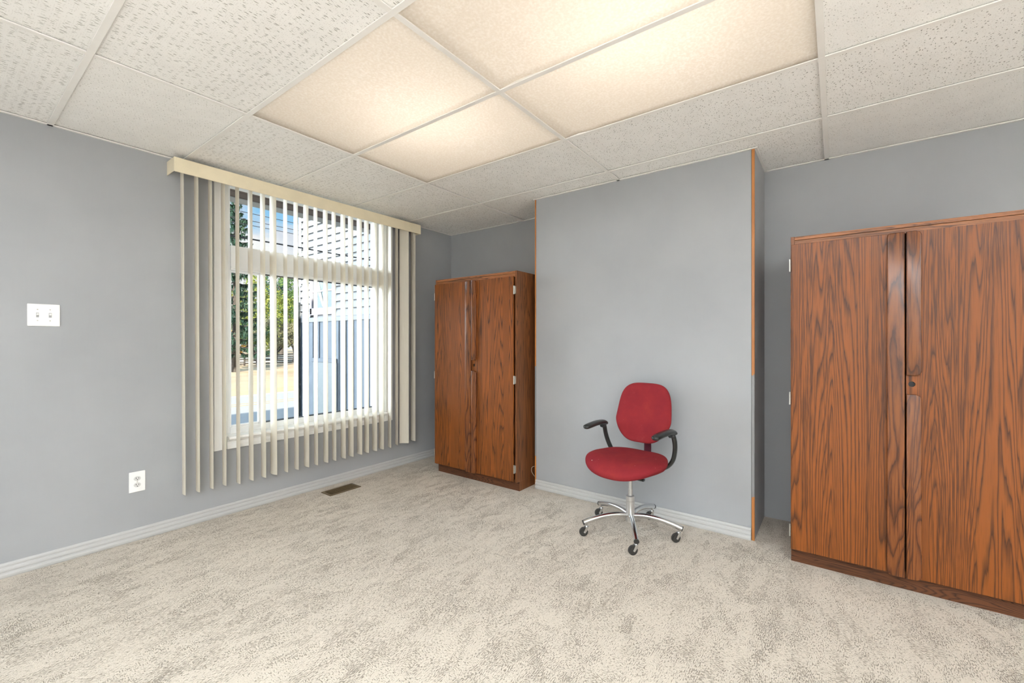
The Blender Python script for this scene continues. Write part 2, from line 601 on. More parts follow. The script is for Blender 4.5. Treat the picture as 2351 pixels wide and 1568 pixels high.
def diffuser():
    m, nt, b = newmat('prismatic_diffuser')
    vo = nt.nodes.new('ShaderNodeTexVoronoi')
    vo.inputs['Scale'].default_value = 105
    link(nt, mapped(nt), vo.inputs['Vector'])
    ag = noise(nt, mapped(nt), 2.2, 3.0)
    tone = ramp(nt, ag, [(0.35, (0.95, 0.925, 0.89)), (0.65, (0.98, 0.965, 0.945))])
    rip = noise(nt, mapped(nt), 90.0, 2.0)
    cc = mix(nt, mathn(nt, 'MULTIPLY_ADD', mathn(nt, 'SUBTRACT', rip, 0.40), 2.2, 0.0, clamp=True), (0.86, 0.82, 0.765), tone)
    d = nt.nodes.new('ShaderNodeBsdfDiffuse')
    t = nt.nodes.new('ShaderNodeBsdfTranslucent')
    link(nt, cc, d.inputs[0])
    link(nt, cc, t.inputs[0])
    ms = nt.nodes.new('ShaderNodeMixShader')
    ms.inputs[0].default_value = 0.58
    link(nt, d.outputs[0], ms.inputs[1])
    link(nt, t.outputs[0], ms.inputs[2])
    bn = nt.nodes.new('ShaderNodeBump')
    bn.inputs['Strength'].default_value = 0.35
    bn.inputs['Distance'].default_value = 0.002
    link(nt, vo.outputs['Distance'], bn.inputs['Height'])
    link(nt, bn.outputs[0], d.inputs['Normal'])
    link(nt, bn.outputs[0], t.inputs['Normal'])
    nt.nodes.remove(b)
    link(nt, ms.outputs[0], nt.nodes['Material Output'].inputs[0])
    return m
M_DIFF = diffuser()

def emit(name, col, s):
    m, nt, b = newmat(name)
    b.inputs['Base Color'].default_value = (0.8, 0.8, 0.8, 1)
    b.inputs['Emission Color'].default_value = (*col, 1)
    b.inputs['Emission Strength'].default_value = s
    return m
M_TUBE = emit('warm_fluorescent_tube', (1.0, 0.93, 0.86), 12.0)
M_FILL_TROFFER = emit('fill_ceiling_panel', (0.88, 0.95, 1.0), 11.0)  # for the fill panels added in the unseen ceiling

def shade_mat():
    m, nt, b = newmat('sheer_fill_shade')
    nt.nodes.remove(b)
    d = nt.nodes.new('ShaderNodeBsdfDiffuse')
    t = nt.nodes.new('ShaderNodeBsdfTranslucent')
    f = noise(nt, mapped(nt, (400, 400, 400)), 1.0, 1.0)
    c = ramp(nt, f, [(0.3, (0.90, 0.89, 0.87)), (0.7, (0.95, 0.94, 0.92))])
    link(nt, c, d.inputs[0])
    link(nt, c, t.inputs[0])
    ms = nt.nodes.new('ShaderNodeMixShader')
    ms.inputs[0].default_value = 0.72
    link(nt, d.outputs[0], ms.inputs[1])
    link(nt, t.outputs[0], ms.inputs[2])
    link(nt, ms.outputs[0], nt.nodes['Material Output'].inputs[0])
    return m
M_FILL_SHADE = shade_mat()  # cloth of the added shades that spread sunlight as fill

# ================================================================== ROOM SHELL
WX0, WX1 = 1.257, 2.600           # window opening in the window wall
WZ0, WZ1 = 0.545, 2.392

def wall_with_hole(name, axis, at0, at1, a0, a1, z0, z1, holes, mat):
    """wall slab normal to axis between at0 and at1; holes (h0,h1,z0,z1)"""
    bm = bmesh.new()
    def B(p, q, r, s):
        if q - p < 1e-4 or s - r < 1e-4:
            return
        if axis == 'y':
            box(bm, p, q, at0, at1, r, s)
        else:
            box(bm, at0, at1, p, q, r, s)
    cur = a0
    for h0, h1, hz0, hz1 in holes:
        B(cur, h0, z0, z1)
        B(h0, h1, z0, hz0)
        B(h0, h1, hz1, z1)
        cur = h1
    B(cur, a1, z0, z1)
    return struct(name, bm, mat)

TOP = H + 0.45
wall_with_hole('wall_left', 'y', VY, VY + WO, X0 - WO, UX + WO, -0.3, TOP, [(WX0, WX1, WZ0, WZ1)], M_WALL)
wall_with_hole('wall_back', 'x', UX, UX + WO, Y0 - WO, VY, -0.3, TOP, [], M_WALL)
wall_with_hole('wall_right', 'y', Y0 - WO, Y0, X0 - WO, UX, -0.3, TOP, [(-1.9, 0.35, 0.25, 2.25), (1.9, 2.8, 0.25, 2.25)], M_WHITEWALL)  # openings here and in wall_front are for the added fill windows
wall_with_hole('wall_front', 'x', X0 - WO, X0, Y0, VY, -0.3, TOP, [(0.75, 1.98, 0.25, 2.25), (2.08, 3.31, 0.25, 2.25)], M_WHITEWALL)
bm = bmesh.new()
box(bm, BX, UX, B2 + 0.016, B1, 0, H + 0.02)
struct('wall_chimney', bm, M_WALL)
# stained strips closing the two edges of the boxed-out wall
bm = bmesh.new()
box(bm, BX - 0.006, BX + 0.012, B2 - 0.002, B2 + 0.014, 0.0, H, 0.0015)
struct('trim_1', bm, M_EDGE)
bm = bmesh.new()
box(bm, BX - 0.004, BX + 0.020, B1 + 0.001, B1 + 0.012, 0.0, H, 0.0015)
struct('trim_2', bm, M_EDGE)
bm = bmesh.new()
box(bm, BX + 0.012, UX, B2 - 0.001, B2 + 0.016, 0.0, H)
struct('trim_3', bm, M_WALL)

bm = bmesh.new()
bmesh.ops.create_grid(bm, x_segments=2, y_segments=2, size=0.5)
for v in bm.verts:
    v.co = Vector(((X0 + UX) / 2 + v.co.x * (UX - X0 + 2 * WO), (Y0 + VY) / 2 + v.co.y * (VY - Y0 + 2 * WO), 0))
r = bmesh.ops.extrude_face_region(bm, geom=list(bm.faces))
for v in [g for g in r['geom'] if isinstance(g, bmesh.types.BMVert)]:
    v.co.z = -0.25
struct('floor', bm, M_CARPET)

# ---- baseboards: stepped colonial profile
PROF = [(0, 0), (0.013, 0), (0.016, 0.006), (0.017, 0.014), (0.015, 0.021), (0.010, 0.024), (0.010, 0.028), (0.013, 0.031), (0.0135, 0.038), (0.012, 0.044), (0.007, 0.047), (0.007, 0.051), (0.009, 0.054), (0.009, 0.060), (0.006, 0.066), (0, 0.068)]
def baseboard(name, axis, at, sgn, a, b):
    bm = bmesh.new()
    extrude_profile(bm, [(at + sgn * p, q * 1.12) for p, q in PROF], axis, a, b)
    struct(name, bm, M_BASE)
baseboard('baseboard_left', 'x', VY, -1, X0, UX)
baseboard('baseboard_chimney', 'y', BX - 0.004, -1, B2 + 0.016, B1)
baseboard('baseboard_back', 'y', UX, -1, B1, VY - 0.02)
baseboard('baseboard_right', 'x', Y0, 1, X0, UX)
baseboard('baseboard_front', 'y', X0, 1, Y0, VY)

# ---- ceiling: lay-in grid
GU = [0.3958, 0.9990, 1.6207, 2.2383, 2.8406]        # main lines across X
GU = [GU[0] - 0.6096 * k for k in range(5, 0, -1)] + GU + [3.45]
GV = [-2.39, -1.172, 0.0475, 1.281, 2.4687]
T = 0.012                                             # half width of a tee
bm = bmesh.new()
box(bm, X0 - WO, UX + WO, Y0 - WO, VY + WO, H + 0.42, H + 0.50)
ceil = struct('ceiling', bm, M_GRID)
us = [X0] + [u for u in GU if X0 + 0.1 < u < UX - 0.1] + [UX]
vs = [Y0] + [v for v in GV if Y0 + 0.1 < v < VY - 0.1] + [VY]
LIT = [(0.9990, 1.6207), (1.6207, 2.2383)]
LITV = [(0.0475, 1.281), (1.281, 2.4687)]
def is_lit(ua, va):
    return any(abs(ua - a) < 0.02 for a, _ in LIT) and any(abs(va - b) < 0.02 for b, _ in LITV)
FILL_TROFF = []                                            # lit panels added in the unseen half to brighten the room
k = 0
for i in range(len(us) - 1):
    for j in range(len(vs) - 1):
        ua, ub, va, vb = us[i], us[i + 1], vs[j], vs[j + 1]
        if is_lit(ua, va):
            continue
        if (vb - va > 1.0) and va < 1.0 and ua < -0.5 and (round((ua + 2.7) / 0.61)) % 2 == 1:
            FILL_TROFF.append((ua, ub, va, vb))
            continue
        bm = bmesh.new()
        zj = random.uniform(0.0, 0.0015)
        box(bm, ua + 0.003, ub - 0.003, va + 0.003, vb - 0.003, H + 0.0085 + zj, H + 0.018)
        # the left-hand tiles are long-fissured, the right-hand ones short-fissured or pinholed
        if vb < 0.1:
            mt = M_T_PIN if i % 2 else M_T_SHORT
        elif va > 2.3:
            mt = M_T_PIN if abs(ua - GU[5]) < 0.02 else M_T_FIS
        elif ua > 2.2:
            mt = M_T_SHORT
        else:
            mt = M_T_FIS
        mesh_obj('ceiling_tile', bm, mt, ceil)
bm = bmesh.new()
def tee(x0, x1, y0, y1):
    box(bm, x0, x1, y0, y1, H - 0.001, H + 0.004, 0.0006, 1)
for u in us[1:-1]:
    tee(u - T, u + T, Y0, VY)
for v in vs[1:-1]:
    for i in range(len(us) - 1):
        tee(us[i] + (T if i else 0), us[i + 1] - (T if i < len(us) - 2 else 0), v - T, v + T)
# wall angle round the room and round the boxed-out wall
A = 0.019
tee(X0, UX, VY - A, VY)
tee(UX - A, UX, B1, VY - A)
tee(UX - A, UX, Y0, B2)
tee(BX - A, BX, B2 - A, B1 + A)
tee(BX, UX - A, B1 + 0.001, B1 + A)
tee(BX, UX - A, B2 - A, B2 - 0.001)
tee(X0, UX, Y0, Y0 + A)
tee(X0, X0 + A, Y0 + A, VY - A)
mesh_obj('ceiling_grid', bm, M_GRID, ceil)

# ---- the lit box above four diffusers: white-sided light well with two warm strips
lx0, lx1, ly0, ly1 = 0.9990, 2.2383, 0.0475, 2.4687
t = empty('ceiling_light_well', (1.62, 1.26, H), 0, 'white box light fitting recessed over the four diffusers of the ceiling', 'light fixture')
bm = bmesh.new()
hz = H + 0.39
box(bm, lx0 - 0.01, lx1 + 0.01, ly0 - 0.01, ly1 + 0.01, hz, hz + 0.01)
box(bm, lx0 - 0.012, lx0 - 0.002, ly0 - 0.01, ly1 + 0.01, H + 0.02, hz)
box(bm, lx1 + 0.002, lx1 + 0.012, ly0 - 0.01, ly1 + 0.01, H + 0.02, hz)
box(bm, lx0 - 0.002, lx1 + 0.002, ly0 - 0.012, ly0 - 0.002, H + 0.02, hz)
box(bm, lx0 - 0.002, lx1 + 0.002, ly1 + 0.002, ly1 + 0.012, H + 0.02, hz)
bm.transform(Matrix.Translation((-1.62, -1.26, -H)))
mesh_obj('housing', bm, M_TRIM, t)
for yc in (0.62, 1.80):
    bm = bmesh.new()
    box(bm, -0.19, 0.19, yc - 1.26 - 0.36, yc - 1.26 + 0.36, 0.352, 0.385, 0.004)
    st = mesh_obj('strip_body', bm, M_TRIM, t)
    for dx in (-0.15, 0.15):
        bm = bmesh.new()
        cyl(bm, (dx, yc - 1.26 - 0.34, 0.330), (dx, yc - 1.26 + 0.34, 0.330), 0.013, seg=12)
        mesh_obj('tube', bm, M_TUBE, st, True)
names = {(0, 1): 'large whole lit ceiling diffuser, leftmost of the four lit panels',
         (1, 1): 'smallest-looking lit ceiling diffuser, nearest of the four to the corner cabinet',
         (0, 0): 'lit ceiling diffuser with a sagging crease along its left end, at the top',
         (1, 0): 'long yellowed lit ceiling diffuser, rightmost of the four, above the office chair'}
for i, (ua, ub) in enumerate(LIT):
    for j, (va, vb) in enumerate(LITV):
        bm = bmesh.new()
        n = 14
        g = [[None] * (n + 1) for _ in range(n + 1)]
        for a in range(n + 1):
            for c in range(n + 1):
                fx, fy = a / n, c / n
                x = -0.5 + fx
                y = -0.5 + fy
                sag = -0.004 * math.sin(PI * fx) * math.sin(PI * fy)
                if (i, j) == (0, 0) and fy > 0.80:
                    sag += 0.010 * math.sin(PI * (fy - 0.80) / 0.20)
                if (i, j) == (1, 0) and fy > 0.86:
                    sag += 0.005 * math.sin(PI * (fy - 0.86) / 0.14)
                g[a][c] = bm.verts.new((x * (ub - ua - 0.006), y * (vb - va - 0.006), sag))
        for a in range(n):
            for c in range(n):
                bm.faces.new((g[a][c], g[a + 1][c], g[a + 1][c + 1], g[a][c + 1]))
        r = bmesh.ops.extrude_face_region(bm, geom=list(bm.faces))
        for v in [q for q in r['geom'] if isinstance(q, bmesh.types.BMVert)]:
            v.co.z += 0.0025
        o = mesh_obj('ceiling_light_diffuser', bm, M_DIFF, None, True, ((ua + ub) / 2, (va + vb) / 2, H + 0.0085))
        tag(o, names[(i, j)], 'light panel', 'lit diffusers in the ceiling grid')
for q, (ua, ub, va, vb) in enumerate(FILL_TROFF):
    bm = bmesh.new()
    box(bm, -(ub - ua) / 2 + 0.004, (ub - ua) / 2 - 0.004, -(vb - va) / 2 + 0.004, (vb - va) / 2 - 0.004, 0.0, 0.05)
    o = mesh_obj('fill_troffer', bm, M_FILL_TROFFER, None, False, ((ua + ub) / 2, (va + vb) / 2, H + 0.0045))
    tag(o, 'added lit ceiling troffer giving fill light, unseen behind the viewer', 'light panel', 'added troffers behind the viewer')

# ---- uplighters added out of view to fill ceiling and room with light
M_FILL_BULB = emit('fill_lamp_bulb', (1.0, 0.97, 0.93), 330.0)
for lx, ly in ((-0.1, -2.0), (-1.0, 0.5)):
    fl = empty('fill_floor_lamp', (lx, ly, 0), 0, 'black uplighter added for fill light, unseen behind the viewer', 'lamp', 'added uplighters behind the viewer')
    bm = bmesh.new()
    cyl(bm, (0, 0, 0), (0, 0, 0.025), 0.13, 0.12, seg=32)
    mesh_obj('base', bm, M_BLACK, fl)
    bm = bmesh.new()
    cyl(bm, (0, 0, 0.025), (0, 0, 0.90), 0.011, seg=14)
    mesh_obj('pole', bm, M_BLACK, fl)
    bm = bmesh.new()
    pr = [(0.03, 1.32), (0.10, 1.345), (0.15, 1.385), (0.175, 1.43), (0.170, 1.43), (0.145, 1.39), (0.097, 1.352), (0.03, 1.33)]
    rg_ = [[bm.verts.new((r_ * math.cos(2 * PI * k / 32), r_ * math.sin(2 * PI * k / 32), z_)) for k in range(32)] for r_, z_ in pr]
    for q in range(len(pr)):
        a_, b__ = rg_[q], rg_[(q + 1) % len(pr)]
        for k in range(32):
            bm.faces.new((a_[k], a_[(k + 1) % 32], b__[(k + 1) % 32], b__[k]))
    bm.transform(Matrix.Translation((0, 0, -0.42)))
    mesh_obj('lamp_shade', bm, M_TRIM, fl, True)
    bm = bmesh.new()
    bmesh.ops.create_icosphere(bm, subdivisions=3, radius=0.045)
    bm.transform(Matrix.Translation((0, 0, 0.965)))
    mesh_obj('bulb', bm, M_FILL_BULB, fl, True)

# ---- unseen windows added behind the viewer; their sunlit sheer shades fill the room
n_w = 2
for ax, h0, h1 in (('y', -1.9, 0.35), ('y', 1.9, 2.8), ('x', 0.75, 1.98), ('x', 2.08, 3.31)):
    bm = bmesh.new()
    f = 0.05
    def WB(p, q, r, s, d0, d1):
        if ax == 'y':
            box(bm, p, q, Y0 - d1, Y0 - d0, r, s)
        else:
            box(bm, X0 - d1, X0 - d0, p, q, r, s)
    WB(h0, h0 + f, 0.25, 2.25, 0.05, 0.11)
    WB(h1 - f, h1, 0.25, 2.25, 0.05, 0.11)
    WB(h0 + f, h1 - f, 0.25, 0.25 + f, 0.05, 0.11)
    WB(h0 + f, h1 - f, 2.25 - f, 2.25, 0.05, 0.11)
    wo = struct('window_%d' % n_w, bm, M_TRIM)  # added window, there to bring daylight in from behind
    bm = bmesh.new()
    WB(h0 + f, h1 - f, 0.30, 2.20, 0.078, 0.084)
    mesh_obj('pane', bm, M_GLASS, wo)
    bm = bmesh.new()
    WB(h0 + 0.01, h1 - 0.01, 0.27, 2.24, 0.012, 0.014)
    o = mesh_obj('fill_shade', bm, M_FILL_SHADE, None)
    tag(o, 'added sheer white shade giving sunlit fill, over an unseen window behind the viewer', 'shade', 'added shades behind the viewer')
    n_w += 1

# ================================================================== WINDOW 1
FY0, FY1 = VY + 0.050, VY + 0.125     # frame depth
GY = VY + 0.085
bm = bmesh.new()
# jamb liner
box(bm, WX0, WX0 + 0.012, VY - 0.002, VY + WO, WZ0, WZ1)
box(bm, WX1 - 0.012, WX1, VY - 0.002, VY + WO, WZ0, WZ1)
box(bm, WX0 + 0.012, WX1 - 0.012, VY - 0.002, VY + WO, WZ1 - 0.012, WZ1)
box(bm, WX0 + 0.012, WX1 - 0.012, VY + 0.0, VY + WO, WZ0 - 0.01, WZ0 + 0.012)
win = struct('window_1', bm, M_TRIM)
fx0, fx1 = WX0 + 0.012, WX1 - 0.012
bm = bmesh.new()
box(bm, fx0, fx0 + 0.032, FY0, FY1, WZ0 + 0.012, WZ1 - 0.012, 0.003)
box(bm, fx1 - 0.038, fx1, FY0, FY1, WZ0 + 0.012, WZ1 - 0.012, 0.003)
box(bm, fx0 + 0.032, fx1 - 0.038, FY0, FY1, WZ0 + 0.012, 0.602, 0.003)
box(bm, fx0 + 0.032, fx1 - 0.038, FY0, FY1, WZ1 - 0.03, WZ1 - 0.012, 0.003)
# the deep white panel between transom and lower lights
box(bm, fx0 + 0.032, fx1 - 0.038, FY0 - 0.010, FY1, 1.745, 1.922, 0.003)
box(bm, fx0 + 0.032, fx1 - 0.038, FY0 - 0.016, FY0 - 0.008, 1.755, 1.768, 0.002)
mesh_obj('window_frame', bm, M_VINYL, win)
bm = bmesh.new()
gx0, gx1 = fx0 + 0.032, fx1 - 0.038
def sash(x0, x1, z0, z1, w_):
    box(bm, x0, x0 + w_, VY + 0.066, VY + 0.092, z0, z1, 0.002)
    box(bm, x1 - w_, x1, VY + 0.066, VY + 0.092, z0, z1, 0.002)
    box(bm, x0 + w_, x1 - w_, VY + 0.066, VY + 0.092, z0, z0 + w_, 0.002)
    box(bm, x0 + w_, x1 - w_, VY + 0.066, VY + 0.092, z1 - w_, z1, 0.002)
sash(gx0, 1.515, 0.602, 1.745, 0.014)
mesh_obj('window_sash', bm, M_VINYL, win)
bm = bmesh.new()
box(bm, 1.515, 1.545, VY + 0.065, VY + 0.095, 0.602, 1.745, 0.002)
box(bm, 1.856, 1.878, VY + 0.065, VY + 0.095, 0.602, 1.745, 0.002)
mesh_obj('mullion', bm, M_VINYL, win)
bm = bmesh.new()
box(bm, 1.878, 1.891, VY + 0.066, VY + 0.094, 0.602, 1.745)
box(bm, 1.545, 1.856, FY0 + 0.020, FY1 - 0.004, 0.602, 0.606)
box(bm, 1.892, gx1, FY0 + 0.020, FY1 - 0.004, 0.602, 0.606)
box(bm, gx0 + 0.014, gx1, FY0 + 0.024, FY1 - 0.004, 1.7405, 1.745)
mesh_obj('gasket', bm, M_GASKET, win)
for x0, x1, z0, z1 in ((gx0 + 0.014, 1.501, 0.616, 1.731), (1.545, 1.856, 0.606, 1.740), (1.892, gx1, 0.606, 1.740), (gx0, gx1, 1.922, WZ1 - 0.03)):
    bm = bmesh.new()
    box(bm, x0, x1, GY, GY + 0.004, z0, z1)
    mesh_obj('pane', bm, M_GLASS, win)
# casing: moulded picture-frame trim on the room side
CPROF = [(0.0, 0.0), (0.0, 0.010), (0.012, 0.016), (0.022, 0.012), (0.034, 0.013), (0.052, 0.018), (0.066, 0.020), (0.080, 0.020), (0.080, 0.0)]
def casing(bm, side):
    x_in = WX0 if side < 0 else WX1
    prof = [(x_in + side * p, VY - d) for p, d in CPROF]
    z0, z1 = 0.466, 2.405
    r0 = [bm.verts.new((p, q, z0)) for p, q in prof]
    r1 = [bm.verts.new((p, q, z1)) for p, q in prof]
    n = len(prof)
    for i in range(n):
        bm.faces.new((r0[i], r0[(i + 1) % n], r1[(i + 1) % n], r1[i]))
    bm.faces.new(r0)
    bm.faces.new(r1)
bm = bmesh.new()
casing(bm, -1)
casing(bm, 1)
box(bm, WX0, WX1, VY - 0.018, VY, 2.380, 2.405, 0.003)
mesh_obj('casing', bm, M_TRIM, win)
bm = bmesh.new()
sp = [(VY + 0.052, 0.558), (VY - 0.036, 0.556), (VY - 0.046, 0.552), (VY - 0.050, 0.545), (VY - 0.048, 0.537), (VY - 0.040, 0.532), (VY + 0.052, 0.532)]
extrude_profile(bm, sp, 'x', WX0 + 0.001, WX1 - 0.001)
box(bm, WX0 - 0.0, WX0 + 0.001, VY - 0.03, VY, 0.534, 0.556)
mesh_obj('window_stool', bm, M_TRIM, win)
bm = bmesh.new()
ap = [(VY, 0.531), (VY - 0.026, 0.531), (VY - 0.024, 0.520), (VY - 0.014, 0.514), (VY - 0.014, 0.500), (VY - 0.018, 0.492), (VY - 0.020, 0.466), (VY, 0.466)]
extrude_profile(bm, ap, 'x', WX0 + 0.001, WX1 - 0.001)
mesh_obj('apron', bm, M_TRIM, win)
bm = bmesh.new()
box(bm, 2.535, 2.548, FY0 - 0.018, FY0 + 0.0, 1.695, 1.742, 0.003)
box(bm, 1.43, 1.445, FY0 - 0.012, FY0 + 0.0, 0.575, 0.590, 0.002)
mesh_obj('latch', bm, M_VINYL, win)

# ================================================================== VERTICAL BLIND
bl = empty('vertical_blind', (1.93, VY, 2.30), 0, 'cream vertical blind with open vanes hanging over the window from a boxed valance', 'window blind')
VX0, VX1 = 0.917, 2.934
VD = VY - 0.140
def rel(bm):
    bm.transform(Matrix.Translation((-1.93, -VY, -2.30)))
    return bm
bm = bmesh.new()
tv = 0.004
box(bm, VX0, VX1, VD, VD + tv, 2.296, 2.386, 0.001, 1)
box(bm, VX0, VX0 + tv, VD + tv, VY, 2.298, 2.386, 0.001, 1)
box(bm, VX1 - tv, VX1, VD + tv, VY, 2.298, 2.386, 0.001, 1)
box(bm, VX0 + tv, VX1 - tv, VD + tv, VD + 0.010, 2.296, 2.300, 0.0008, 1)
box(bm, 2.05, 2.053, VD - 0.0006, VD, 2.298, 2.385)
mesh_obj('valance', rel(bm), M_VALANCE, bl)
bm = bmesh.new()
box(bm, VX0 + 0.02, VX1 - 0.02, VY - 0.095, VY - 0.053, 2.338, 2.384, 0.003)
mesh_obj('headrail', rel(bm), M_VINYL, bl)
tips = [0.983, 1.062, 1.139, 1.216, 1.303, 1.389, 1.474, 1.553, 1.633, 1.715, 1.799, 1.872, 1.960, 2.032, 2.119, 2.194, 2.279, 2.348, 2.434, 2.508, 2.590, 2.669, None, 2.800, 2.883]
backs = [0.993, 1.067, 1.147, 1.224, 1.313, 1.394, 1.478, 1.545, 1.646, 1.725, 1.803, 1.888, 1.969, 2.046, 2.128, 2.200, 2.286, 2.361, 2.444, 2.519, 2.621, 2.707, None, 2.817, 2.897]
def vane(xf, yf, xb, yb, curl, z0=0.231, z1=2.318, lean=0.0):
    bm = bmesh.new()
    f, k = Vector((xf, yf, 0)), Vector((xb, yb, 0))
    d = (k - f)
    nrm = Vector((-d.y, d.x, 0)).normalized()
    n = 8
    cols = []
    for i in range(n + 1):
        s = i / n
        bow = curl * 4 * s * (1 - s)
        c = f + d * s + nrm * bow
        cols.append(c)
    th = 0.0011
    lo, hi = [], []
    for sgn in (-1, 1):
        lo.append([bm.verts.new((c.x + nrm.x * sgn * th / 2, c.y + nrm.y * sgn * th / 2, z0)) for c in cols])
        hi.append([bm.verts.new((c.x + nrm.x * sgn * th / 2, c.y + nrm.y * sgn * th / 2, z1)) for c in cols])
    for q in (0, 1):
        for i in range(n):
            bm.faces.new((lo[q][i], lo[q][i + 1], hi[q][i + 1], hi[q][i]))
    for i in range(n):
        bm.faces.new((lo[0][i], lo[0][i + 1], lo[1][i + 1], lo[1][i]))
        bm.faces.new((hi[0][i], hi[0][i + 1], hi[1][i + 1], hi[1][i]))
    for i in (0, n):
        bm.faces.new((lo[0][i], hi[0][i], hi[1][i], lo[1][i]))
    for v in bm.verts:
        if v.co.z > 1:
            v.co.x += lean
    # carrier stem
    m_ = (f + k) / 2 + Vector((lean, 0, 0))
    cyl(bm, (m_.x, m_.y, z1), (m_.x, m_.y, z1 + 0.022), 0.004, seg=8)
    o = mesh_obj('vane', rel(bm), M_VANE, bl)
    smooth_by_angle(o, 50)
for i, (a, b_) in enumerate(zip(tips, backs)):
    if a is None:
        # one vane has swung round to face the room
        cx_, cy_ = 2.768, VY - 0.085
        vane(cx_ + 0.0266, cy_ - 0.0356, cx_ - 0.0266, cy_ + 0.0356, -0.004, 0.234)
        continue
    lean = -0.011 * (1 - i / 24.0)
    vane(a, VY - 0.117, b_, VY - 0.030, 0.0075, 0.229 + random.uniform(-0.001, 0.001) + (0.008 if i < 4 or i > 20 else 0), 2.318, lean)

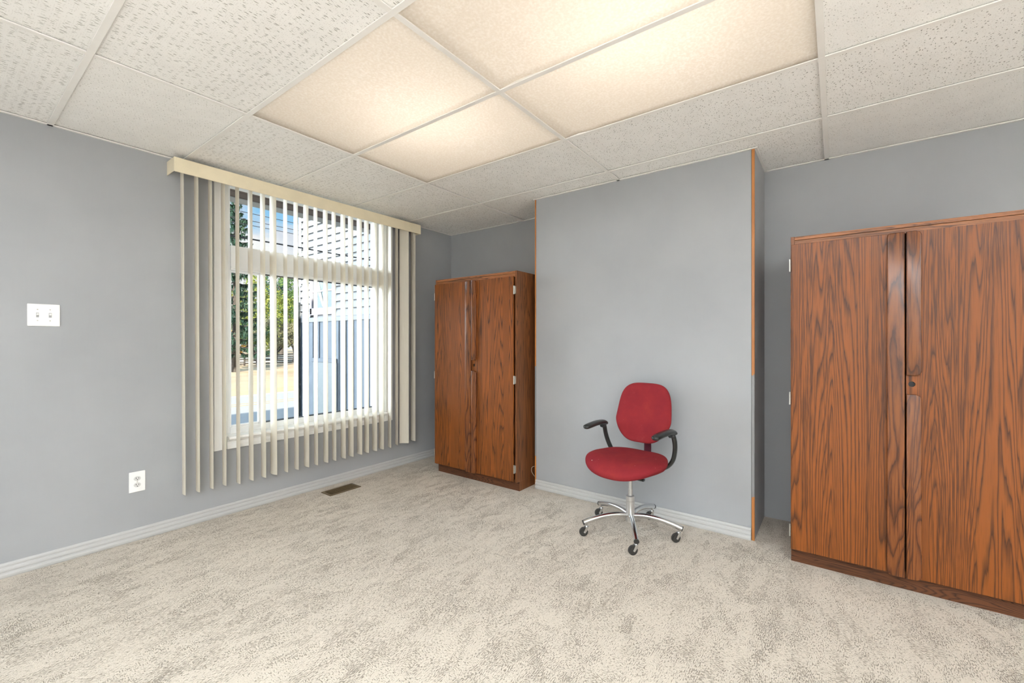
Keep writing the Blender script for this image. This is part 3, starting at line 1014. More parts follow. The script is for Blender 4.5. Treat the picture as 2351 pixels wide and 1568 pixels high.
# ================================================================== CABINETS
def cabinet(name, y1, label, dm, first):
    """two-door utility cabinet; y1 = its left side seen from the front, runs to y1-0.945"""
    Wd, Dp, Ht = 0.945, 0.600, 1.803
    t = empty(name, (2.85, y1, 0), 0, label, 'cabinet')
    y0 = -Wd
    s = 0.018                                     # front face at x=0, back at Dp
    for ya in (y0, -s):
        bm = bmesh.new()
        box(bm, 0.0, Dp, ya, ya + s, 0.078, Ht, 0.0008, 1)
        box(bm, 0.040, Dp, ya, ya + s, 0.0, 0.078)
        mesh_obj('side_panel', bm, M_SIDE, t)
    bm = bmesh.new()
    box(bm, 0.001, Dp, y0 + s, -s, Ht - 0.020, Ht - 0.001, 0.0008, 1)
    box(bm, 0.0005, 0.018, y0 + s, -s, Ht - 0.050, Ht - 0.022, 0.0008, 1)
    mesh_obj('top_rail', bm, M_RAIL, t)
    bm = bmesh.new()
    box(bm, Dp - 0.010, Dp, y0 + s, -s, 0.078, Ht - 0.020)
    box(bm, 0.02, Dp - 0.010, y0 + s, -s, 0.078, 0.096)
    mesh_obj('carcass_back', bm, M_SIDE, t)
    bm = bmesh.new()
    box(bm, 0.038, 0.054, y0 + s, -s, 0.0, 0.078, 0.001, 1)
    box(bm, 0.0375, 0.0395, y0, -0.0, 0.0, 0.077)
    mesh_obj('kick_board', bm, M_KICK, t)
    # doors: overlay, 16 mm thick
    dz0, dz1 = 0.086, 1.757
    mid = -Wd / 2 + 0.002
    ye = {0: (-0.004, mid + 0.003), 1: (mid - 0.003, y0 + 0.026)}
    th = 0.016
    for d in (0, 1):
        a, b_ = ye[d]
        bm = bmesh.new()
        if d == 0:
            box(bm, -th, -0.001, b_, a, dz0, dz1, 0.0012, 1)
        else:
            # leaf with a round lock bore near its free edge
            hy, hzc, hr = mid - 0.024, 1.020, 0.0130
            N = 28
            ang = [2 * PI * k / N for k in range(N)]
            ylo, yhi = b_, a
            def corner(t_):
                c, s_ = math.cos(t_), math.sin(t_)
                L = 1e9
                if c > 1e-6: L = min(L, (yhi - hy) / c)
                if c < -1e-6: L = min(L, (ylo - hy) / c)
                if s_ > 1e-6: L = min(L, (dz1 - hzc) / s_)
                if s_ < -1e-6: L = min(L, (dz0 - hzc) / s_)
                return (hy + c * L, hzc + s_ * L)
            cang = sorted(ang + [math.atan2(z_ - hzc, y_ - hy) % (2 * PI) for y_ in (ylo, yhi) for z_ in (dz0, dz1)])
            M_ = len(cang)
            V4 = []
            for xx in (-th, -0.001):
                inn = [bm.verts.new((xx, hy + hr * math.cos(q), hzc + hr * math.sin(q))) for q in cang]
                out = [bm.verts.new((xx, *corner(q))) for q in cang]
                V4.append((inn, out))
                for k in range(M_):
                    bm.faces.new((inn[k], inn[(k + 1) % M_], out[(k + 1) % M_], out[k]))
            for k in range(M_):
                for w_ in (0, 1):
                    bm.faces.new((V4[0][w_][k], V4[0][w_][(k + 1) % M_], V4[1][w_][(k + 1) % M_], V4[1][w_][k]))
        door = mesh_obj('door', bm, dm[d], t)
        if d == 1:
            bm = bmesh.new()
            cyl(bm, (-0.004, mid - 0.024, 1.020), (0.004, mid - 0.024, 1.020), 0.0140, seg=20)
            mesh_obj('lock_hole', bm, M_SLOT, door)
        # finger-pull strips
        spans = [(dz0 - 0.004, dz1 - 0.001)] if d == 0 else [(dz0 - 0.004, 0.972), (1.062, dz1 - 0.001)]
        p0, p1 = (mid + 0.003, mid + 0.068) if d == 0 else (mid - 0.058, mid - 0.003)
        for z0, z1 in spans:
            bm = bmesh.new()
            cut = 0.020
            if d == 0:
                poly = [(p0, z0), (p0, z1), (p1 - cut * 0.5, z1), (p1 - cut * 0.15, z1 - cut * 0.25), (p1, z1 - cut * 0.9), (p1, z0 + cut * 0.9), (p1 - cut * 0.15, z0 + cut * 0.25), (p1 - cut * 0.5, z0)]
            else:
                poly = [(p1, z0), (p1, z1), (p0 + cut, z1), (p0 + cut * 0.35, z1 - cut * 0.3), (p0, z1 - cut), (p0, z0 + cut), (p0 + cut * 0.35, z0 + cut * 0.3), (p0 + cut, z0)]
            fr = [bm.verts.new((-th - 0.019, y_, z_)) for y_, z_ in poly]
            bk = [bm.verts.new((-th + 0.0005, y_, z_)) for y_, z_ in poly]
            n = len(poly)
            ff = bm.faces.new(fr)
            bm.faces.new(bk)
            for k in range(n):
                bm.faces.new((fr[k], fr[(k + 1) % n], bk[(k + 1) % n], bk[k]))
            bmesh.ops.bevel(bm, geom=list(ff.edges), offset=0.004, segments=3, affect='EDGES', profile=0.5)
            o = mesh_obj('pull_strip', bm, M_PULL, door)
            smooth_by_angle(o, 30)
        # three hinges on the outer edge
        for hz_ in (1.645, 0.913, 0.188):
            bm = bmesh.new()
            if d == 0:
                yk = 0.0005
                cyl(bm, (-0.012, yk + 0.0025, hz_ - 0.034), (-0.012, yk + 0.0025, hz_ + 0.034), 0.0042, seg=12)
                box(bm, -0.014, 0.022, yk - 0.0003, yk + 0.0012, hz_ - 0.031, hz_ + 0.031)
                for k in (-0.018, 0.0, 0.018):
                    cyl(bm, (-0.012, yk + 0.0025, hz_ + k - 0.0012), (-0.012, yk + 0.0025, hz_ + k + 0.0012), 0.0048, seg=12)
            else:
                yk = y0 + 0.019
                cyl(bm, (-0.014, yk, hz_ - 0.034), (-0.014, yk, hz_ + 0.034), 0.0050, seg=12)
                box(bm, -0.010, -0.0002, yk - 0.012, yk + 0.006, hz_ - 0.031, hz_ + 0.031, 0.001, 1)
                for k in (-0.018, 0.0, 0.018):
                    cyl(bm, (-0.014, yk, hz_ + k - 0.0012), (-0.014, yk, hz_ + k + 0.0012), 0.0056, seg=12)
            o = mesh_obj('hinge', bm, M_HINGE, door)
            smooth_by_angle(o, 40)
    return t
cabinet('storage_cabinet', 3.020, 'tall two-door oak-grain cabinet in the corner between window and boxed-out wall', (M_DOOR_A, M_DOOR_B), True)
cabinet('storage_cabinet', 0.200, 'large two-door oak-grain cabinet cut off by the right edge of the view', (M_DOOR_C, M_DOOR_D), False)

# ================================================================== OFFICE CHAIR
CH = (2.691, 1.058, 0.0)
FACE = math.atan2(0.13, -0.99)
ch = empty('office_chair', CH, FACE, 'worn red fabric swivel office chair with black arms and chrome five-star base', 'chair')

def cushion(ax, ay, n_pow, zt, zb, warp, nr=24, na=112):
    """closed cushion: superellipse outline ax (x) by ay (y), rounded edge; zt/zb give top and bottom height"""
    bm = bmesh.new()
    def rim(th):
        c, s = math.cos(th), math.sin(th)
        k = (abs(c) ** n_pow + abs(s) ** n_pow) ** (-1.0 / n_pow)
        return c * k * ax, s * k * ay
    rings = []
    for j in range(1, nr):
        ph = -PI / 2 + PI * j / nr
        rr = math.cos(ph) ** 0.42
        hh = math.copysign(abs(math.sin(ph)) ** 0.85, ph)
        ring = []
        for i in range(na):
            x, y = rim(2 * PI * i / na)
            x, y = x * rr, y * rr
            z = zt(x, y) * max(hh, 0) + zb(x, y) * max(-hh, 0)
            ring.append(bm.verts.new(warp(x, y, z)))
        rings.append(ring)
    for a, b_ in zip(rings[:-1], rings[1:]):
        for i in range(na):
            bm.faces.new((a[i], a[(i + 1) % na], b_[(i + 1) % na], b_[i]))
    for ring, zz in ((rings[0], zb(0, 0)), (rings[-1], zt(0, 0))):
        c = bm.verts.new(warp(0, 0, zz))
        for i in range(na):
            bm.faces.new((ring[i], ring[(i + 1) % na], c))
    return bm

def seat_warp(x, y, z):
    zc = 0.455
    zc += -0.030 * max(0, (x - 0.08) / 0.15) ** 2          # waterfall front
    zc += 0.020 * (y / 0.24) ** 2                          # sides lift a little
    zc += 0.012 * max(0, (-x - 0.05) / 0.18)
    wdt = 1 - 0.20 * max(0, -x / 0.23)                     # narrower at the back
    return (x + 0.034, y * wdt, zc + z)
bm = cushion(0.238, 0.252, 2.6, lambda x, y: 0.042, lambda x, y: -0.048 - 0.022 * math.exp(-(x * x + y * y) / 0.02), seat_warp)
mesh_obj('seat', bm, M_FABRIC, ch, True)
bm = bmesh.new()
box(bm, -0.11, 0.09, -0.085, 0.085, 0.372, 0.398, 0.008)
mesh_obj('seat_plate', bm, M_BLACK, ch)

def back_warp(x, y, z):
    # x is height here, y is width, z is thickness
    t_ = x / 0.205
    wf = 1.0 - 0.15 * max(0, (t_ + 0.35) / 1.35) ** 1.2 - 0.34 * max(0, (-0.22 - t_) / 0.78) ** 1.35
    yy = y * wf
    fwd = -0.186 + 0.55 * yy * yy - 0.26 * (x + 0.0) + z - 0.010 * math.cos(t_ * 2.2)
    return (fwd, yy, 0.750 + x)
bm = cushion(0.194, 0.199, 3.8, lambda x, y: 0.030, lambda x, y: -0.024, back_warp)
mesh_obj('backrest', bm, M_FABRIC, ch, True)
bm = cushion(0.180, 0.184, 3.8, lambda x, y: 0.004, lambda x, y: -0.012, lambda x, y, z: tuple(Vector(back_warp(x, y, z)) + Vector((-0.024, 0, 0))))
mesh_obj('backrest_shell', bm, M_BLACK, ch, True)
bm = bmesh.new()
pts = spline([(-0.235, 0, 0.66), (-0.232, 0, 0.58), (-0.235, 0, 0.50), (-0.225, 0, 0.43), (-0.18, 0, 0.392), (-0.09, 0, 0.385)], 6)
tube(bm, pts, 0.026, 12, True, (1.0, 0.28))
o = mesh_obj('back_support', bm, M_MAROON, ch)
smooth_by_angle(o, 60)

# arms: moulded pad running into a down-swept post that tucks under the seat
for s in (-1, 1):
    bm = bmesh.new()
    yo = 0.243 * s
    post = spline([(-0.045, yo * 1.0, 0.655), (-0.082, yo * 1.01, 0.642), (-0.102, yo * 1.02, 0.595), (-0.118, yo * 0.99, 0.54), (-0.135, yo * 0.90, 0.475), (-0.135, yo * 0.74, 0.428), (-0.10, yo * 0.50, 0.402), (-0.05, yo * 0.30, 0.394)], 6)
    tube(bm, post, 0.0185, 12, True, (0.72, 1.0))
    arm = mesh_obj('armrest', bm, M_BLACK, ch)
    smooth_by_angle(arm, 60)
    bm = bmesh.new()
    pad = spline([(0.160, yo * 0.985, 0.662), (0.135, yo * 0.985, 0.666), (0.08, yo * 0.99, 0.671), (0.01, yo, 0.674), (-0.055, yo, 0.671), (-0.088, yo * 1.01, 0.662), (-0.100, yo * 1.015, 0.650)], 5)
    n = len(pad)
    rad = [0.028 * (max(0.02, 1 - abs(2 * k / (n - 1) - 1) ** 5)) ** 0.5 for k in range(n)]
    rad[0] = 0.008
    rad[-1] = 0.010
    tube(bm, pad, rad, 16, True, (1.0, 0.62))
    pm = mesh_obj('arm_pad', bm, M_BLACK, arm)
    smooth_by_angle(pm, 60)

bm = bmesh.new()
# tilt lever with a flat black paddle, under the seat on the sitter's left
cyl(bm, (0.03, 0.00, 0.380), (0.03, 0.055, 0.372), 0.005, seg=10)
box(bm, 0.018, 0.042, 0.050, 0.112, 0.358, 0.372, 0.004)
mesh_obj('tilt_lever', bm, M_BLACK, ch)
bm = bmesh.new()
cyl(bm, (0, 0, 0.232), (0, 0, 0.280), 0.0150, seg=24)
cyl(bm, (0, 0, 0.262), (0, 0, 0.385), 0.0118, seg=24)
for k in range(16):
    zz = 0.285 + k * 0.0058
    cyl(bm, (0, 0, zz), (0, 0, zz + 0.0026), 0.0128, seg=20)
o = mesh_obj('threaded_column', bm, M_BRUSH, ch)
smooth_by_angle(o, 40)
bm = bmesh.new()
cyl(bm, (0, 0, 0.072), (0, 0, 0.205), 0.0270, seg=32)
cyl(bm, (0, 0, 0.2065), (0, 0, 0.236), 0.0275, seg=32)
cyl(bm, (0, 0, 0.236), (0, 0, 0.240), 0.0260, 0.0200, seg=32)
o = mesh_obj('hub', bm, M_BRUSH, ch)
smooth_by_angle(o, 40)
BASE0 = R(207.7) - FACE
TRAIL = R(140) - FACE                                   # direction every caster trails
for k in range(5):
    a = BASE0 + k * 2 * PI / 5
    ca, sa = math.cos(a), math.sin(a)
    bm = bmesh.new()
    L = 0.312
    pts = spline([(0.020 * ca, 0.020 * sa, 0.108), (0.09 * ca, 0.09 * sa, 0.116), (0.17 * ca, 0.17 * sa, 0.112), (0.25 * ca, 0.25 * sa, 0.096), (L * ca, L * sa, 0.078)], 6)
    pts = [p + Vector((0, 0, 0.006)) for p in pts]
    tube(bm, pts, 0.0150, 16, True, (0.95, 1.05))
    leg = mesh_obj('leg', bm, M_CHROME, ch)
    smooth_by_angle(leg, 50)
    e = pts[-1]
    d = (pts[-1] - pts[-2]).normalized()
    bm = bmesh.new()
    cyl(bm, e - d * 0.001, e + d * 0.004, 0.0158, seg=20)
    mesh_obj('end_cap', bm, M_RUBBER, leg)
    # caster
    sx, sy = (L - 0.020) * ca, (L - 0.020) * sa
    tx, ty = math.cos(TRAIL), math.sin(TRAIL)
    nx, ny = -ty, tx
    wx, wy, wz, wr = sx + tx * 0.020, sy + ty * 0.020, 0.0275, 0.0275
    bm = bmesh.new()
    cyl(bm, (sx, sy, 0.052), (sx, sy, 0.078), 0.0065, seg=14)
    cyl(bm, (sx, sy, 0.053), (sx, sy, 0.060), 0.0130, seg=18)
    for s in (-1, 1):
        q0 = Vector((sx + nx * s * 0.0125, sy + ny * s * 0.0125, 0.054))
        q1 = Vector((wx + nx * s * 0.0135, wy + ny * s * 0.0135, wz - 0.004))
        tube(bm, [q0, q0.lerp(q1, 0.5), q1], [0.011, 0.0095, 0.007], 10, True, (0.16, 0.95))
    cyl(bm, (wx - nx * 0.016, wy - ny * 0.016, wz), (wx + nx * 0.016, wy + ny * 0.016, wz), 0.0035, seg=10)
    o = mesh_obj('caster_fork', bm, M_CHROME, leg)
    smooth_by_angle(o, 40)
    bm = bmesh.new()
    cyl(bm, (wx - nx * 0.010, wy - ny * 0.010, wz), (wx + nx * 0.010, wy + ny * 0.010, wz), wr, seg=36)
    bmesh.ops.bevel(bm, geom=[e_ for e_ in bm.edges if len(e_.link_faces) == 2 and e_.calc_face_angle(0) > 1.0], offset=0.003, segments=2, affect='EDGES')
    o = mesh_obj('caster_wheel', bm, M_RUBBER, leg)
    smooth_by_angle(o, 30)

# ================================================================== SMALL WALL AND FLOOR THINGS
sw = empty('light_switch', (0.3735, VY, 1.3695), 0, 'white double toggle switch plate on the grey wall left of the blinds', 'light switch')
bm = bmesh.new()
box(bm, -0.0615, 0.0615, -0.0065, 0.0, -0.060, 0.060, 0.003, 3)
mesh_obj('plate', bm, M_PLATE, sw)
for dx in (-0.024, 0.023):
    bm = bmesh.new()
    box(bm, dx - 0.0052, dx + 0.0052, -0.0071, -0.006, -0.0125, 0.0125)
    mesh_obj('toggle_slot', bm, plain('grey_slot', (0.35, 0.35, 0.36), 0.5), sw)
    bm = bmesh.new()
    box(bm, dx - 0.0038, dx + 0.0038, -0.0175, -0.0065, -0.004, 0.005, 0.0012)
    bm.transform(Matrix.Rotation(R(-14), 4, 'X'))
    mesh_obj('toggle', bm, M_PLATE, sw)
    for dz in (-0.030, 0.030):
        bm = bmesh.new()
        cyl(bm, (dx, -0.0078, dz), (dx, -0.006, dz), 0.0032, seg=12)
        mesh_obj('screw', bm, M_HINGE, sw)
ou = empty('wall_outlet', (0.7675, VY, 0.3615), 0, 'white duplex power outlet low on the grey wall left of the blinds', 'power outlet')
bm = bmesh.new()
box(bm, -0.0395, 0.0395, -0.0065, 0.0, -0.0625, 0.0625, 0.003, 3)
mesh_obj('plate', bm, M_PLATE, ou)
for dz in (-0.0195, 0.0195):
    bm = bmesh.new()
    t_ = bmesh.new()
    bmesh.ops.create_cone(t_, cap_ends=True, segments=32, radius1=0.0172, radius2=0.0168, depth=0.003)
    t_.transform(Matrix.Scale(0.84, 4, (0, 1, 0)))
    merge(bm, t_, Matrix.Translation((0, -0.0075, dz)) @ Matrix.Rotation(R(90), 4, 'X'))
    rc = mesh_obj('receptacle', bm, plain('receptacle_plastic', (0.62, 0.62, 0.61), 0.35), ou)
    bm = bmesh.new()
    box(bm, -0.0078, -0.0052, -0.0096, -0.0085, dz - 0.001, dz + 0.0075)
    box(bm, 0.0052, 0.0074, -0.0096, -0.0085, dz - 0.001, dz + 0.0062)
    cyl(bm, (0, -0.0096, dz - 0.0075), (0, -0.0085, dz - 0.0075), 0.0026, seg=12)
    mesh_obj('slot', bm, M_SLOT, rc)
bm = bmesh.new()
cyl(bm, (0, -0.0078, 0), (0, -0.006, 0), 0.0030, seg=12)
mesh_obj('screw', bm, M_HINGE, ou)

vt = empty('floor_register', (2.038, 3.277, 0), 0, 'small bronze floor vent set in the carpet below the window blinds', 'floor vent')
bm = bmesh.new()
vw, vh, vi = 0.140, 0.068, 0.020
for x0, x1, y0, y1 in ((-vw, vw, -vh, -vh + vi), (-vw, vw, vh - vi, vh), (-vw, -vw + vi, -vh + vi, vh - vi), (vw - vi, vw, -vh + vi, vh - vi)):
    box(bm, x0, x1, y0, y1, 0.0, 0.006, 0.0015, 1)
mesh_obj('frame', bm, M_BROWNMETAL, vt)
bm = bmesh.new()
nl = 20
for k in range(nl):
    x = -vw + vi + (k + 0.5) * (2 * (vw - vi)) / nl
    t_ = bmesh.new()
    box(t_, -0.0008, 0.0008, -vh + vi, vh - vi, -0.0035, 0.0035)
    merge(bm, t_, Matrix.Translation((x, 0, 0.0042)) @ Matrix.Rotation(R(8), 4, 'Y'))
for y in (-0.016, 0.016):
    box(bm, -vw + vi, vw - vi, y - 0.0012, y + 0.0012, 0.001, 0.0066)
mesh_obj('louvers', bm, M_BROWNMETAL, vt)
bm = bmesh.new()
box(bm, -vw + vi, vw - vi, -vh + vi, vh - vi, 0.0002, 0.0012)
mesh_obj('duct_opening', bm, M_DUCT, vt)

bm = bmesh.new()
tube(bm, spline([(3.16, 2.034, 0.0), (3.115, 2.034, 0.035), (3.060, 2.036, 0.082), (3.028, 2.038, 0.115), (3.006, 2.038, 0.150), (3.012, 2.037, 0.172), (3.040, 2.036, 0.176), (3.10, 2.034, 0.165)], 7), 0.0018, 8)
tag(mesh_obj('cable', bm, M_CABLE, None, True), 'thin cream cable looping out between corner cabinet and boxed-out wall', 'cable')

# ================================================================== OUTSIDE
def grass_mat():
    m, nt, b = newmat('dry_grass')
    f = noise(nt, mapped(nt), 0.35, 6.0, 0.7)
    g = noise(nt, mapped(nt, (1, 1, 1), (4, 0, 0)), 6.0, 5.0, 0.7)
    c = ramp(nt, f, [(0.35, (0.34, 0.225, 0.13)), (0.5, (0.40, 0.28, 0.17)), (0.64, (0.30, 0.25, 0.11))])
    c = mix(nt, mathn(nt, 'MULTIPLY', g, 0.35), c, (0.46, 0.36, 0.22))
    link(nt, c, b.inputs['Base Color'])
    b.inputs['Roughness'].default_value = 0.95
    return m
bm = bmesh.new()
n = 24
box(bm, -60, 110, VY + WO, 130, GND - 0.3, GND)
o = struct('ground', bm, grass_mat())
bm = bmesh.new()
box(bm, -60, 110, 12.4, 20.9, GND, GND + 0.02)
def road_mat():
    m, nt, b = newmat('grey_asphalt')
    f = noise(nt, mapped(nt), 40.0, 3.0)
    g = noise(nt, mapped(nt, (0.5, 2.0, 1)), 1.0, 3.0)
    c = ramp(nt, f, [(0.3, (0.25, 0.245, 0.24)), (0.7, (0.32, 0.31, 0.30))])
    c = mix(nt, mathn(nt, 'MULTIPLY', g, 0.4), c, (0.38, 0.36, 0.35))
    link(nt, c, b.inputs['Base Color'])
    b.inputs['Roughness'].default_value = 0.85
    return m
road = struct('road', bm, road_mat())
M_YEL = plain('yellow_road_paint', (0.42, 0.28, 0.12), 0.8)
M_WHT = plain('white_road_paint', (0.55, 0.54, 0.52), 0.8)
for ya, mt in ((17.45, M_YEL), (17.95, M_YEL), (20.45, M_WHT), (12.8, M_WHT)):
    bm = bmesh.new()
    box(bm, -60, 110, ya, ya + 0.12, GND + 0.02, GND + 0.024)
    mesh_obj('painted_line', bm, mt, road)
bm = bmesh.new()
box(bm, -30, 110, 52, 84, GND, GND + 0.02)
struct('gravel_lot', bm, plain('pale_gravel', (0.46, 0.40, 0.33), 0.9, nscale=1.5))

# ---- upper storey, roof overhang and soffit of this building
M_SOFF = plain('brown_stained_board', (0.085, 0.058, 0.048), 0.6, vary=0.25, nscale=5)
M_GUT = plain('grey_gutter', (0.30, 0.31, 0.31), 0.5)
M_DARK = plain('dark_gap', (0.012, 0.010, 0.009), 0.8)
bm = bmesh.new()
box(bm, X0 - WO - 1.5, UX + WO + 0.5, Y0 - WO + 0.3, VY + WO, H + 0.62, 7.7)
struct('wall_upper_storey', bm, plain('exterior_render', (0.4, 0.38, 0.35), 0.9))
bm = bmesh.new()
yy = VY + WO
while yy < 4.43 - 0.01:
    y2 = min(yy + 0.150, 4.440)
    box(bm, -4.5, UX + 0.9, yy, y2 - 0.010, 2.552, 2.60, 0.002, 1)
    yy = y2
box(bm, -4.5, UX + 0.9, VY + WO, 4.44, 2.575, 2.66, mi=1)
box(bm, -4.5, UX + 0.9, 4.445, 4.61, 2.552, 2.70, 0.008, 2, mi=2)
o = struct('roof_eave', bm, [M_SOFF, M_DARK, M_GUT])

# ---- neighbouring house: clapboard over board-and-batten, its side wall faces the gap
NX = 6.0
nh = empty('neighbour_house', (NX, 8.4, GND), 0, 'white clapboard house with board-and-batten base close outside the window', 'house')
def nrel(bm):
    bm.transform(Matrix.Translation((-NX, -8.4, -GND)))
    return bm
HY0, HY1 = 4.9, 11.62
def siding_mat():
    m, nt, b = newmat('white_clapboard_paint')
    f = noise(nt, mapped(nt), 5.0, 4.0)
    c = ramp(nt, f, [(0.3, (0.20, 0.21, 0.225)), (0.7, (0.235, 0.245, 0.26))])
    # butt joints between boards
    br = nt.nodes.new('ShaderNodeTexBrick')
    sp_ = nt.nodes.new('ShaderNodeSeparateXYZ')
    link(nt, mapped(nt), sp_.inputs[0])
    cb = nt.nodes.new('ShaderNodeCombineXYZ')
    link(nt, sp_.outputs['Y'], cb.inputs['X'])
    link(nt, sp_.outputs['Z'], cb.inputs['Y'])
    link(nt, cb.outputs[0], br.inputs['Vector'])
    br.inputs['Scale'].default_value = 1.0
    br.inputs['Brick Width'].default_value = 0.55
    br.inputs['Row Height'].default_value = 0.185
    br.inputs['Mortar Size'].default_value = 0.003
    br.inputs['Color1'].default_value = (0, 0, 0, 1)
    br.inputs['Color2'].default_value = (0, 0, 0, 1)
    br.inputs['Mortar'].default_value = (1, 1, 1, 1)
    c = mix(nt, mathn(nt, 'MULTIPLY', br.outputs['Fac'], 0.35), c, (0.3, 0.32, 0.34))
    link(nt, c, b.inputs['Base Color'])
    b.inputs['Roughness'].default_value = 0.6
    return m
M_SID = siding_mat()
M_BB = plain('pale_blue_board', (0.135, 0.170, 0.215), 0.7, vary=0.10, nscale=3)
bm = bmesh.new()
box(bm, NX + 0.04, NX + 8, HY0, HY1, GND, 6.4)
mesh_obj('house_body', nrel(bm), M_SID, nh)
bm = bmesh.new()
zz = 1.85
wy0, wy1, wz0, wz1 = 9.93, 11.06, 1.93, 3.02
while zz < 6.3:
    z2 = zz + 0.185
    segs = [(HY0, HY1)]
    if z2 > wz0 and zz < wz1:
        segs = [(HY0, wy0), (wy1, HY1)]
    for a, b_ in segs:
        pr = [(NX - 0.034, zz), (NX + 0.042, zz), (NX + 0.042, z2), (NX + 0.012, z2 + 0.004)]
        extrude_profile(bm, pr, 'y', a, b_)
    zz = z2
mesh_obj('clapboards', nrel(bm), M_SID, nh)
bm = bmesh.new()
box(bm, NX + 0.0, NX + 0.042, HY0, HY1, GND, 1.735)
y_ = HY0 + 0.05
while y_ < HY1 - 0.05:
    box(bm, NX - 0.016, NX, y_, y_ + 0.035, GND, 1.735)
    y_ += 0.30
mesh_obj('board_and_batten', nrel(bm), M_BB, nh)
bm = bmesh.new()
box(bm, NX - 0.026, NX + 0.042, HY0, HY1, 1.735, 1.85)
box(bm, NX - 0.030, NX + 0.060, HY1 - 0.10, HY1 + 0.03, 2.71, 6.3)
box(bm, NX - 0.026, NX + 0.060, HY1 - 0.05, HY1 + 0.02, 1.85, 2.71)
mesh_obj('trim_board', nrel(bm), M_SID, nh)
bm = bmesh.new()
rr = random.Random(3)
pp = [(NX - 0.06 + rr.uniform(-.004, .004), HY1 - 0.01 + rr.uniform(-.012, .012), GND + 0.02 + k * 0.11) for k in range(32)]
tube(bm, pp, [rr.uniform(0.045, 0.062) for _ in pp], 9)
mesh_obj('downspout', nrel(bm), plain('mossy_dark_pipe', (0.035, 0.045, 0.05), 0.8, vary=0.4, nscale=30), nh)
bm = bmesh.new()
for a, b_, c_, d_ in ((wy0, wy0 + 0.09, wz0, wz1), (wy1 - 0.09, wy1, wz0, wz1), (wy0, wy1, wz1 - 0.09, wz1), (wy0 - 0.02, wy1 + 0.02, wz0 - 0.02, wz0 + 0.16)):
    box(bm, NX - 0.035, NX + 0.05, a, b_, c_, d_, 0.004, 1)
box(bm, NX - 0.01, NX + 0.05, wy0 + 0.09, wy1 - 0.09, 2.50, 2.54)
wf = mesh_obj('window_frame', nrel(bm), plain('mauve_grey_frame', (0.42, 0.38, 0.42), 0.6), nh)
bm = bmesh.new()
box(bm, NX + 0.012, NX + 0.02, wy0 + 0.09, wy1 - 0.09, wz0 + 0.16, wz1 - 0.09)
mesh_obj('window_pane', nrel(bm), plain('dark_teal_glass', (0.07, 0.13, 0.15), 0.35, spec=0.1), wf)
bm = bmesh.new()
vs_ = [(NX + 0.005, 10.93, 2.85), (NX + 0.005, 10.72, 2.85), (NX + 0.005, 10.44, 2.12), (NX + 0.005, 10.53, 2.12)]
fr_ = [bm.verts.new(v) for v in vs_]
bk_ = [bm.verts.new((v[0] + 0.004, v[1], v[2])) for v in vs_]
bm.faces.new(fr_)
bm.faces.new(bk_)
for k in range(4):
    bm.faces.new((fr_[k], fr_[(k + 1) % 4], bk_[(k + 1) % 4], bk_[k]))
mesh_obj('curtain', nrel(bm), plain('cream_curtain', (0.50, 0.47, 0.40), 0.8), wf)
bm = bmesh.new()
box(bm, NX - 0.03, NX - 0.018, 9.98, 10.92, GND + 0.05, 0.70, 0.003, 1)
dr = mesh_obj('door', nrel(bm), plain('pale_grey_door', (0.17, 0.20, 0.21), 0.6), nh)
bm = bmesh.new()
box(bm, NX - 0.045, NX - 0.005, 9.84, 11.0, 0.70, 0.80, 0.004, 1)
box(bm, NX - 0.04, NX - 0.005, 9.80, 9.88, GND, 0.70, 0.004, 1)
mesh_obj('door_frame', nrel(bm), M_BB, nh)
bm = bmesh.new()
box(bm, NX - 0.022, NX - 0.004, 9.90, 9.975, GND + 0.02, 0.66)
mesh_obj('door_gap', nrel(bm), M_DARK, nh)
bm = bmesh.new()
for a, b_ in ((NX - 0.6, 6.35),):
    vv = [(NX - 0.35, HY0 - 0.3, 6.25), (NX - 0.35, HY1 + 0.35, 6.25), (NX + 4, HY1 + 0.35, 9.0), (NX + 4, HY0 - 0.3, 9.0), (NX + 8.4, HY0 - 0.3, 6.25), (NX + 8.4, HY1 + 0.35, 6.25)]
    V_ = [bm.verts.new(v) for v in vv]
    W_ = [bm.verts.new((v[0], v[1], v[2] + 0.15)) for v in vv]
    for q in ((0, 1, 2, 3), (3, 2, 5, 4)):
        bm.faces.new([V_[k] for k in q])
        bm.faces.new([W_[k] for k in q])
    for q in ((0, 1), (1, 2), (2, 5), (5, 4), (4, 3), (3, 0)):
        bm.faces.new((V_[q[0]], V_[q[1]], W_[q[1]], W_[q[0]]))
mesh_obj('roof', nrel(bm), plain('grey_shingles', (0.14, 0.14, 0.15), 0.9), nh)

# ---- wires
def sagwire(name, y, z, x0, x1, r_, sag, label, group=None):
    bm = bmesh.new()
    pts = [(x0 + (x1 - x0) * k / 24, y, z - sag * 4 * (k / 24) * (1 - k / 24)) for k in range(25)]
    tube(bm, pts, r_, 6)
    o = mesh_obj(name, bm, M_WIRE, None, True)
    tag(o, label, 'wire', group)
    return o
sagwire('service_cable', 6.5, 2.645, -14, 5.95, 0.011, 0.0, 'thick black service cable crossing in front of the white clapboard house')
sagwire('power_line', 20.0, 6.98, -40, 70, 0.014, 0.30, 'highest of the three thin power lines against the blue sky', 'thin power lines over the road')
sagwire('power_line', 20.2, 6.74, -40, 70, 0.014, 0.32, 'middle of the three thin power lines against the blue sky', 'thin power lines over the road')
sagwire('power_line', 20.1, 6.42, -40, 70, 0.014, 0.22, 'lowest of the three thin power lines against the blue sky', 'thin power lines over the road')

